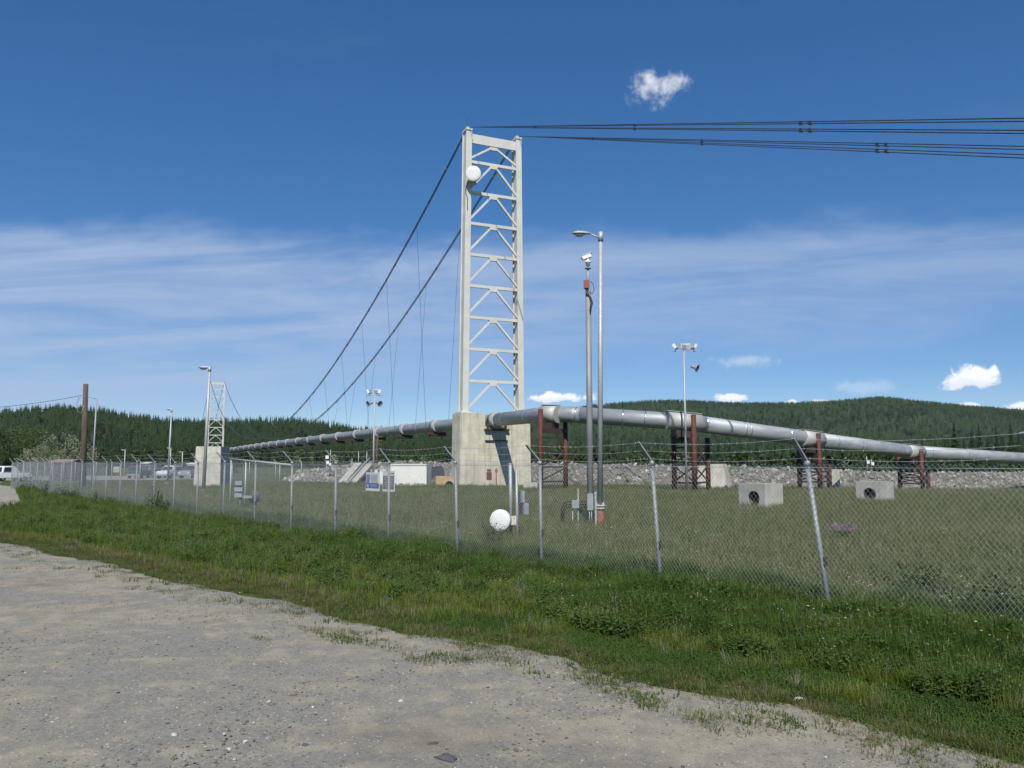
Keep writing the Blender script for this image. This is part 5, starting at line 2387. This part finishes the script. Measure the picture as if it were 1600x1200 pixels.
def back_fence(label, pts, H, name='chain_link_fence', step=3.05, arms=False):
    o = Vector((pts[0][0], pts[0][1], 0))
    root = thing(name, label, 'fence', o)
    pme = link_panel_mesh('mesh_panel', step, H, 0.15, 0.0035)
    for i in range(len(pts) - 1):
        a, b = Vector(pts[i]), Vector(pts[i + 1])
        L = (b - a).length
        n = int(L / step)
        d = (b - a).normalized()
        ang = math.atan2(d.y, d.x)
        for k in range(n + (1 if i == len(pts) - 2 else 0)):
            p = a + d * step * k
            g = G(p.x, p.y)
            q = Vector((p.x, p.y, g)) - o
            mb = MB()
            mb.tube([q - Vector((0, 0, 0.2)), q + Vector((0, 0, H + 0.05))], 0.04, 7)
            post = mb.build('post', M_GALV, root)
            if arms:
                mb = MB()
                mb.bar(q + Vector((0, 0, H)), q + Vector((-0.3 * d.y - 0.2, 0.25 * d.x - 0.2, H + 0.35)), 0.04, 0.04)
                mb.build('barbed_wire_arm', M_GALV, post)
            if k < n:
                pn = bpy.data.objects.new('mesh_panel', pme)
                COL.objects.link(pn)
                pn.parent = root
                pn.location = q
                pn.rotation_euler = (0, 0, ang)
    return root


ce = fence_point(K1)
back_fence('far return of the chain-link fence running from the corner past the parked cars', [(ce.x + 0.5, ce.y + 0.8), (ce.x - 3, ce.y + 24), (ce.x + 24, ce.y + 32)], F_H, arms=True)
back_fence('short inner chain-link fence between the tapered block and the stone dike', [tuple(at(362, 757, 84).to_2d()), tuple(at(452, 757, 81).to_2d()), tuple(at(560, 757, 80.5).to_2d())][:2], 2.0)


def fence_signs():
    k = 4.0

    def sign(u0, z0, w, h, label, kind):
        p = F_P0 + F_DIR * (F_STEP * u0)
        t = thing('fence_sign', label, 'sign', (p.x - F_OUT.x * 0.03, p.y - F_OUT.y * 0.03, z0), math.atan2(F_DIR.y, F_DIR.x) + math.pi)
        # local +x runs to the viewer's right, -y... the face looks to the road
        face = -0.012
        mb = MB()
        mb.box((0, 0, 0), (w, 0.012, h))
        pl = mb.build('plate', M_WHITE, t)
        return t, pl
    return sign


sg = fence_signs()
inkb = simple('blue_ink', (0.045, 0.085, 0.38), (0.055, 0.10, 0.42), 9, 0.5)
inkg = simple('grey_ink', (0.16, 0.17, 0.17), (0.20, 0.21, 0.21), 9, 0.5)
inkl = simple('pale_ink', (0.55, 0.56, 0.55), (0.62, 0.63, 0.62), 9, 0.5)


def sign_u(px):
    """fence parameter (in posts) seen at photo column px"""
    a = (px - 800) / F * math.cos(PITCH)
    # solve (P0 + d*s).x = a*(P0 + d*s).y
    s = (a * F_P0.y - F_P0.x) / (F_DIR.x - a * F_DIR.y)
    return s / F_STEP


for which, (pxa, pxb, ya, yb) in enumerate(((571, 592, 738, 767), (597, 615.5, 736, 768))):
    ua, ub_ = sign_u(pxa), sign_u(pxb)
    w = abs(ua - ub_) * F_STEP
    u = (ua + ub_) / 2
    pc = fence_point(u)
    d = pc.y
    zt, zb = at((pxa + pxb) / 2, ya, d).z, at((pxa + pxb) / 2, yb, d).z
    h = zt - zb
    lab = ('white fence sign with small print and a blue panel along its lower part', 'grey fence sign with a dark printed panel, wired to a fence post')[which]
    t, pl = sg(u, (zt + zb) / 2, w, h, lab, which)
    yy = 0.009

    def strip(x, z, sw, sh, mat, nm):
        mb = MB()
        mb.box((x * w, yy, z * h), (sw * w, 0.004, sh * h))
        return mb.build(nm, mat, pl)
    # find which local side faces the road
    loc_out = Matrix.Rotation(-t.rotation_euler.z, 2) @ F_OUT
    yy = 0.009 if loc_out.y > 0 else -0.009
    left = 1 if (Matrix.Rotation(-t.rotation_euler.z, 2) @ Vector((-1, 0))).x > 0 else -1
    if which == 0:
        strip(0, -0.22, 0.94, 0.26, inkb, 'blue_panel')
        for r_ in range(8):
            strip(left * 0.33, 0.36 - r_ * 0.062, 0.26, 0.034, inkb, 'print_line')
            strip(left * -0.12, 0.36 - r_ * 0.062, 0.5, 0.016, inkg, 'print_line')
        yy *= 1.5
        strip(left * 0.33, -0.22, 0.09, 0.16, inkl, 'mark')
        for r_ in range(3):
            strip(left * -0.1, -0.16 - r_ * 0.06, 0.5, 0.018, inkl, 'print_line')
    else:
        strip(0, -0.06, 0.92, 0.66, inkg, 'dark_panel')
        strip(left * -0.2, 0.385, 0.5, 0.045, inkg, 'print_line')
        yy *= 1.5
        for r_ in range(6):
            strip(0, 0.19 - r_ * 0.09, (0.62, 0.7, 0.5, 0.66, 0.72, 0.44)[r_], 0.026, inkl, 'print_line')
for (pxa, pxb, ya, yb, lab) in ((177, 186, 729, 738, 'small white square notice on the fence near the wooden pole'),
                                (20, 26, 731, 739, 'small white notice at the fence corner')):
    ua, ub_ = sign_u(pxa), sign_u(pxb)
    w = abs(ua - ub_) * F_STEP
    u = (ua + ub_) / 2
    d = fence_point(u).y
    zt, zb = at(pxa, ya, d).z, at(pxa, yb, d).z
    t, pl = sg(u, (zt + zb) / 2, w, zt - zb, lab, 9)
    yy = 0.009 if (Matrix.Rotation(-t.rotation_euler.z, 2) @ F_OUT).y > 0 else -0.009
    for xx in (-0.22, 0.22):
        MB().box((xx * w, yy, -0.02), (w * 0.3, 0.004, (zt - zb) * 0.6)).build('print_block', inkl, pl)


# ------------------------------------------------------------------ vehicles and small buildings at the back
def paint(name, c, rough=0.3):
    t = NT(name)
    nz = t.noise(t.tc.outputs['Object'], 3.0, 4.0)
    col = t.mix(t.math('MULTIPLY', t.sstep(nz, 0.45, 0.75), 0.25), c, (0.25, 0.23, 0.2))
    p = t.n('ShaderNodeBsdfPrincipled')
    t.put(p.inputs['Base Color'], col)
    p.inputs['Roughness'].default_value = rough
    p.inputs['Coat Weight'].default_value = 0.5
    return t.done(p.outputs[0])


M_GLASS = simple('car_glass', (0.02, 0.028, 0.035), (0.03, 0.04, 0.05), 2, 0.08)
M_TYRE = simple('tyre', (0.02, 0.02, 0.021), (0.03, 0.03, 0.03), 10, 0.85)
M_TAIL = simple('tail_lamp', (0.35, 0.02, 0.015), (0.28, 0.02, 0.015), 4, 0.25)


def car(label, px, d, rz, color, kind='suv', group='vehicles parked beyond the fence', rear=True, zoff=0.09):
    p = at(px, 745, d)
    t = thing('parked_car' if kind != 'pickup' else 'pickup_truck', label, 'car' if kind != 'pickup' else 'pickup', (p.x, p.y, G(p.x, p.y) + zoff), rz, group)
    W = 1.82
    m = paint('car_paint', color)
    # side outline in (y along length, z); rear of the car at y = -2.3 (towards the viewer when rz = 0)
    if kind == 'suv':
        body = [(-2.3, 0.42), (-2.32, 0.95), (-2.2, 1.06), (2.1, 1.02), (2.28, 0.85), (2.3, 0.42)]
        cab = [(-2.18, 1.04), (-1.98, 1.66), (-1.75, 1.74), (0.35, 1.74), (1.15, 1.05)]
    elif kind == 'pickup':
        body = [(-2.7, 0.5), (-2.72, 1.08), (-2.6, 1.12), (-0.7, 1.12), (-0.6, 1.08), (2.4, 1.06), (2.62, 0.9), (2.65, 0.5)]
        cab = [(-0.75, 1.08), (-0.55, 1.78), (-0.4, 1.84), (0.7, 1.84), (1.35, 1.08)]
    else:
        body = [(-2.2, 0.35), (-2.22, 0.82), (-2.0, 0.92), (2.0, 0.85), (2.2, 0.7), (2.22, 0.35)]
        cab = [(-1.7, 0.9), (-1.1, 1.38), (-0.8, 1.43), (0.3, 1.43), (1.05, 0.88)]

    def ext(poly, w0, w1, zlo, zhi):
        n = len(poly)
        V = []
        for s in (-1, 1):
            for (y, z) in poly:
                k = (z - zlo) / (zhi - zlo)
                V.append((s * (w0 + (w1 - w0) * k) / 2, y, z))
        fs = [tuple(range(n)), tuple(reversed(range(n, 2 * n)))]
        for i in range(n):
            j = (i + 1) % n
            fs.append((j, i, n + i, n + j))
        mb = MB()
        mb.add(V, fs)
        return mb
    zb = [z for y, z in body]
    zc = [z for y, z in cab]
    b = ext(body, W, W * 0.97, min(zb), max(zb)).build('body', m, t, 0.07)
    c = ext(cab, W * 0.94, W * 0.76, min(zc), max(zc)).build('cabin', m, t, 0.06)
    # glass: rear, front, sides
    z0, z1 = min(zc), max(zc)

    def at_z(z, side):
        ys_ = []
        for i in range(len(cab)):
            (ya, za), (yb, zb_) = cab[i], cab[(i + 1) % len(cab)]
            if (za - z) * (zb_ - z) <= 0 and za != zb_:
                ys_.append(ya + (yb - ya) * (z - za) / (zb_ - za))
        return min(ys_) if side < 0 else max(ys_)
    for side, nm in ((-1, 'rear_window'), (1, 'windscreen')):
        za, zb_ = z0 + 0.10, z1 - 0.13
        ya, yb = at_z(za, side) + side * 0.03, at_z(zb_, side) + side * 0.03
        wa, wb = W * 0.94 * 0.44, W * 0.78 * 0.43
        mb = MB()
        mb.add([(-wa, ya, za), (wa, ya, za), (wb, yb, zb_), (-wb, yb, zb_), (-wa, ya - side * 0.02, za), (wa, ya - side * 0.02, za), (wb, yb - side * 0.02, zb_), (-wb, yb - side * 0.02, zb_)],
               [(0, 1, 2, 3), (7, 6, 5, 4), (0, 4, 5, 1), (1, 5, 6, 2), (2, 6, 7, 3), (3, 7, 4, 0)])
        mb.build(nm, M_GLASS, c)
    for s in (-1, 1):
        za, zb_ = z0 + 0.1, z1 - 0.14
        ka, kb = (za - z0) / (z1 - z0), (zb_ - z0) / (z1 - z0)
        xa = s * (W * 0.94 + (W * 0.76 - W * 0.94) * ka) / 2 + s * 0.012
        xb = s * (W * 0.94 + (W * 0.76 - W * 0.94) * kb) / 2 + s * 0.012
        y0a, y1a = at_z(za, -1) + 0.18, at_z(za, 1) - 0.22
        y0b, y1b = at_z(zb_, -1) + 0.18, at_z(zb_, 1) - 0.2
        mb = MB()
        mb.add([(xa, y0a, za), (xa, y1a, za), (xb, y1b, zb_), (xb, y0b, zb_)], [(0, 1, 2, 3)])
        mb.build('side_window', M_GLASS, c)
    yr = body[0][0]
    for s in (-1, 1):
        mb = MB()
        mb.box((s * (W / 2 - 0.14), yr - 0.005, 0.86 if kind != 'sedan' else 0.7), (0.18, 0.05, 0.26))
        mb.build('tail_lamp', M_TAIL, b)
        mb = MB()
        mb.box((s * (W / 2 - 0.25), body[-1][0] + 0.0, 0.75 if kind != 'sedan' else 0.62), (0.38, 0.06, 0.16))
        mb.build('headlamp', M_GLASSLAMP, b)
    for yy in (yr, body[-1][0]):
        mb = MB()
        mb.box((0, yy + (0.03 if yy > 0 else -0.03), 0.5), (W * 0.96, 0.14, 0.2))
        mb.build('bumper', M_GALVD, b, 0.02)
    for s in (-1, 1):
        for yy in (yr * 0.62, body[-1][0] * 0.64):
            mb = MB()
            rr = 0.36
            mb.cyl((s * (W / 2 - 0.22), yy, rr), (s * (W / 2 + 0.01), yy, rr), rr, rr, 18)
            wh = mb.build('wheel', M_TYRE, t)
            mb = MB()
            mb.cyl((s * (W / 2), yy, rr), (s * (W / 2 + 0.02), yy, rr), rr * 0.58, rr * 0.5, 12)
            mb.build('rim', M_GALV, wh)
    return t


car('white and blue sport utility car facing the fence, behind the thin lamp pole', 266, 112, R(176), (0.62, 0.66, 0.70), 'suv')
car('dark blue sport utility car with a pale roof rack in the lot', 217, 113, R(8), (0.035, 0.045, 0.075), 'suv')
car('grey pickup with white bumper half hidden by the tapered concrete block', 303, 114, R(172), (0.25, 0.29, 0.32), 'pickup')
car('dark low car between the two sport utility cars', 244, 118, R(40), (0.05, 0.055, 0.06), 'sedan')
car('white pickup parked on the driveway past the fence corner', 6, 92, R(-28), (0.78, 0.78, 0.76), 'pickup', zoff=0.03)
car('dark red car beside the white pickup on the driveway', -22, 96, R(-20), (0.16, 0.02, 0.018), 'suv', zoff=0.03)


def shed(label, px0, px1, ytop, yeave, d, wall, roof, rz=0.0, name='shed', cat='shed'):
    c = at((px0 + px1) / 2, 745, d)
    g = G(c.x, c.y)
    w = (px1 - px0) * d / F
    hr = at(800, ytop, d).z - g
    he = at(800, yeave, d).z - g
    t = thing(name, label, cat, (c.x, c.y, g), rz)
    mb = MB()
    D = 3.2
    mb.box((0, D / 2, he / 2), (w * 0.92, D, he))
    wl = mb.build('wall', wall, t)
    mb = MB()
    V = [(-w / 2, -0.3, he), (w / 2, -0.3, he), (w / 2, D / 2, hr), (-w / 2, D / 2, hr), (w / 2, D + 0.3, he), (-w / 2, D + 0.3, he)]
    V += [(x, y, z + 0.12) for x, y, z in V]
    mb.add(V, [(0, 1, 2, 3), (3, 2, 4, 5), (9, 8, 7, 6), (11, 10, 8, 9), (0, 6, 7, 1), (1, 7, 8, 2), (2, 8, 10, 4), (4, 10, 11, 5), (5, 11, 9, 3), (3, 9, 6, 0)])
    mb.build('roof', roof, t)
    mb = MB()
    mb.box((w * 0.12, -0.03, he * 0.42), (0.9, 0.06, he * 0.84))
    mb.build('door', M_BLACK, t)
    return t


shed('low open shed with a rusty brown roof behind the fence', 76, 112, 719, 722.5, 100, simple('dark_boards', (0.05, 0.04, 0.035), (0.08, 0.06, 0.05), 3, 0.9),
     simple('rusty_roof', (0.22, 0.14, 0.10), (0.30, 0.22, 0.18), 2, 0.8))
shed('white site trailer just left of the tapered concrete block', 291, 330, 724, 725.5, 140, M_WHITE, M_WHITE, 0, 'site_trailer', 'trailer')
shed('small white portable cabin at the back of the parking lot', 220, 233, 723, 724.5, 145, M_WHITE, M_WHITE, 0, 'portable_cabin', 'cabin')

# thin poles among the trees at the back of the lot
for px, yt, d, lab in ((265.5, 700, 130, 'slim far pole with a small cross piece beyond the parked cars'), (284, 706, 132, 'slim plain far pole beside the site trailer'),
                       (194, 703, 128, 'slim pale far lamp pole beyond the small white notice')):
    q = at(px, 740, d)
    t = thing('lamp_pole', lab, 'pole', (q.x, q.y, G(q.x, q.y)))
    H = at(px, yt, d).z - t.location.z
    MB().tube([(0, 0, -0.2), (0, 0, H)], [0.09, 0.07], 8).build('pole', M_GALV, t)
    MB().box((-0.25, 0, H), (0.7, 0.14, 0.10)).build('lamp_head', M_GALV, t)

# ------------------------------------------------------------------ bushes and single trees at the left
for i, (px, d, h, w, mt, lab) in enumerate([
        (12, 128, 10.0, 8.0, MT_DEC, 'leafy green tree behind the white pickup'),
        (-30, 122, 10.5, 8.0, MT_DEC, 'leafy green tree beyond the fence corner, outermost of its row'),
        (44, 135, 8.8, 7.0, MT_DEC, 'mid green tree beyond the fence corner next to a pale willow'),
        (68, 140, 7.6, 6.0, MT_PALE, 'small pale grey-green willow above the brown shed roof'),
        (100, 150, 10.5, 10.5, MT_PALE, 'broad pale grey-green willow next to the wooden utility pole'),
        (58, 118, 5.4, 5.0, MT_PALE, 'low pale willow bush just behind the fence corner'),
        (152, 160, 8.4, 8.0, MT_DEC, 'green tree just right of the wooden utility pole')]):
    broad_tree(px, d, h, w, mt, lab, 700 + i, 'broadleaf trees at the back of the lot', M_BARKP if mt is MT_PALE else M_BARK)


def bush(px, d, h, w, label, seed, mat=None, leaves=420, flower=None, dz=0.0):
    r = random.Random(seed)
    p = at(px, 760, d)
    t = thing('bush', label, 'bush', (p.x, p.y, G(p.x, p.y) + dz))
    st, cr = MB(), MB()
    for k in range(9):
        a = r.uniform(0, 6.28)
        q = w * 0.5 * math.sqrt(r.random())
        e = Vector((q * math.cos(a), q * math.sin(a), h * r.uniform(0.55, 1.0) * (1 - 0.3 * q / (w * 0.5))))
        b0 = Vector((q * 0.2 * math.cos(a), q * 0.2 * math.sin(a), -0.05))
        st.tube([b0, b0.lerp(e, 0.5) + Vector((0, 0, 0.06)), e], [0.012, 0.008, 0.003], 4, False)
        for j in range(leaves // 9):
            tt = r.uniform(0.2, 1.0)
            c = b0.lerp(e, tt) + Vector((r.gauss(0, 1), r.gauss(0, 1), r.gauss(0, 0.7))) * w * 0.10
            c.z = max(c.z, 0.03)
            n = Vector((r.gauss(0, 1), r.gauss(0, 1), r.gauss(0, 0.6))).normalized()
            m = n.cross(Vector((r.gauss(0, 1), r.gauss(0, 1), 1)).normalized()).normalized()
            s = r.uniform(0.03, 0.055)
            cr.add([c - n * s, c - m * s * 0.45, c + n * s, c + m * s * 0.45], [(0, 1, 2, 3)])
    st.build('stems', M_BARK, t)
    cr.build('foliage', mat or ML_BUSH, t)
    if flower:
        fl = MB()
        for k in range(170):
            a = r.uniform(0, 6.28)
            q = w * 0.5 * math.sqrt(r.random())
            c = Vector((q * math.cos(a), q * math.sin(a), h * r.uniform(0.75, 1.1)))
            n = Vector((r.gauss(0, 1), r.gauss(0, 1), r.gauss(0, 1))).normalized()
            m = n.orthogonal()
            s = 0.022
            fl.add([c - n * s, c - m * s, c + n * s, c + m * s], [(0, 1, 2, 3)])
        fl.build('blossom', flower, t)
    return t


bush(240, 37, 1.5, 0.9, 'upright dark green bush growing through the fence below the parked cars', 801)
bush(258, 36, 1.1, 0.6, 'smaller dark green sapling next to the upright bush at the fence', 802, leaves=240)
bush(155, 47, 0.9, 1.0, 'low dark bush at the fence foot just right of the wooden pole', 803)
bush(108, 50, 1.0, 1.8, 'spreading dark bush at the fence foot left of the wooden pole', 804, leaves=700)
bush(45, 62, 1.6, 2.0, 'rounded green bush against the fence near its corner', 805, leaves=700)
bush(66, 58, 1.3, 1.2, 'slim green bush against the fence in front of the brown shed roof', 809, leaves=500)
bush(1550, 11.6, 0.75, 1.5, 'dark leafy bush against the fence where the fence leaves the picture', 806, leaves=1100)
bush(1430, 14.0, 0.65, 1.2, 'low leafy bush behind the fence mesh past the leaning post', 810, leaves=800)
bush(1312, 24, 0.5, 0.9, 'clump of purple fireweed blossom in the meadow past the leaning fence post', 807, leaves=400, flower=ML_PINK)
bush(770, 21.5, 0.85, 0.8, 'dark weedy clump at the fence in front of the low white dish', 808, leaves=500)


# ------------------------------------------------------------------ single things on the road
def stone(label, px, py, w, seed, mat):
    p = on_ground(px, py)
    me = rock_mesh('stone', seed, mat, 0.62, 3)
    o = bpy.data.objects.new('stone', me)
    o.location = (p.x, p.y, 0.02)
    o.scale = (w, w * 0.62, w * 0.62)
    o.rotation_euler = (0, 0, seed)
    COL.objects.link(o)
    tag(o, label, 'stone')


M_DSTONE = simple('dark_stone', (0.055, 0.060, 0.068), (0.10, 0.105, 0.11), 9.0, 0.75, 0, 0.5)
M_PSTONE = simple('pale_stone', (0.48, 0.46, 0.42), (0.62, 0.60, 0.56), 9.0, 0.8, 0, 0.5)
stone('dark blue-grey stone half bedded in the gravel road', 698, 1190, 0.2, 901, M_DSTONE)
stone('small dark flat stone beside the larger dark stone', 676, 1166, 0.08, 902, M_DSTONE)
stone('pale flat stone lying on bare gravel', 626, 1098, 0.075, 903, M_PSTONE)
stone('pale rounded pebble out on the gravel, alone', 272, 1151, 0.06, 904, M_PSTONE)
stone('pale flat stone near the grass edge by the withered plant', 1249, 1095, 0.09, 905, M_PSTONE)


def dry_plant():
    p = on_ground(1243, 1078)
    t = thing('withered_plant', 'withered pale stalk with dry leaves at the edge of the gravel', 'plant', (p.x, p.y, 0))
    mb = MB()
    r = random.Random(5)
    for k in range(5):
        a = r.uniform(0, 6.28)
        e = Vector((0.05 * math.cos(a), 0.05 * math.sin(a), r.uniform(0.14, 0.24)))
        mb.tube([(0, 0, -0.02), tuple(e * 0.5 + Vector((0.01, 0, 0))), tuple(e)], [0.004, 0.003, 0.002], 4, False)
    mb.build('stalk', ML_HEAD, t)
    mb = MB()
    for k in range(26):
        a = r.uniform(0, 6.28)
        blade(mb, (0.02 * math.cos(a), 0.02 * math.sin(a), 0), a, r.uniform(0.08, 0.2), 0.012, r.uniform(0.5, 1.3))
    mb.build('leaves', ML_HEAD, t)


dry_plant()


# ------------------------------------------------------------------ the air
def haze():
    ex = max(abs(v.co.x) for v in ground_o.data.vertices) + 60
    ey = max(v.co.y for v in ground_o.data.vertices) + 60
    mb = MB()
    mb.box((0, (ey - 100) / 2, 117.5), (2 * ex, ey + 100, 245))
    m = bpy.data.materials.new('clear_summer_haze')
    m.use_nodes = True
    N, L = m.node_tree.nodes, m.node_tree.links
    N.clear()
    out = N.new('ShaderNodeOutputMaterial')
    v = N.new('ShaderNodeVolumePrincipled')
    v.inputs['Color'].default_value = (0.72, 0.84, 1.0, 1)
    v.inputs['Density'].default_value = 0.000032
    v.inputs['Anisotropy'].default_value = 0.0
    L.new(v.outputs[0], out.inputs['Volume'])
    o = mb.build('haze', m)
    tag(o, kind='stuff')


haze()
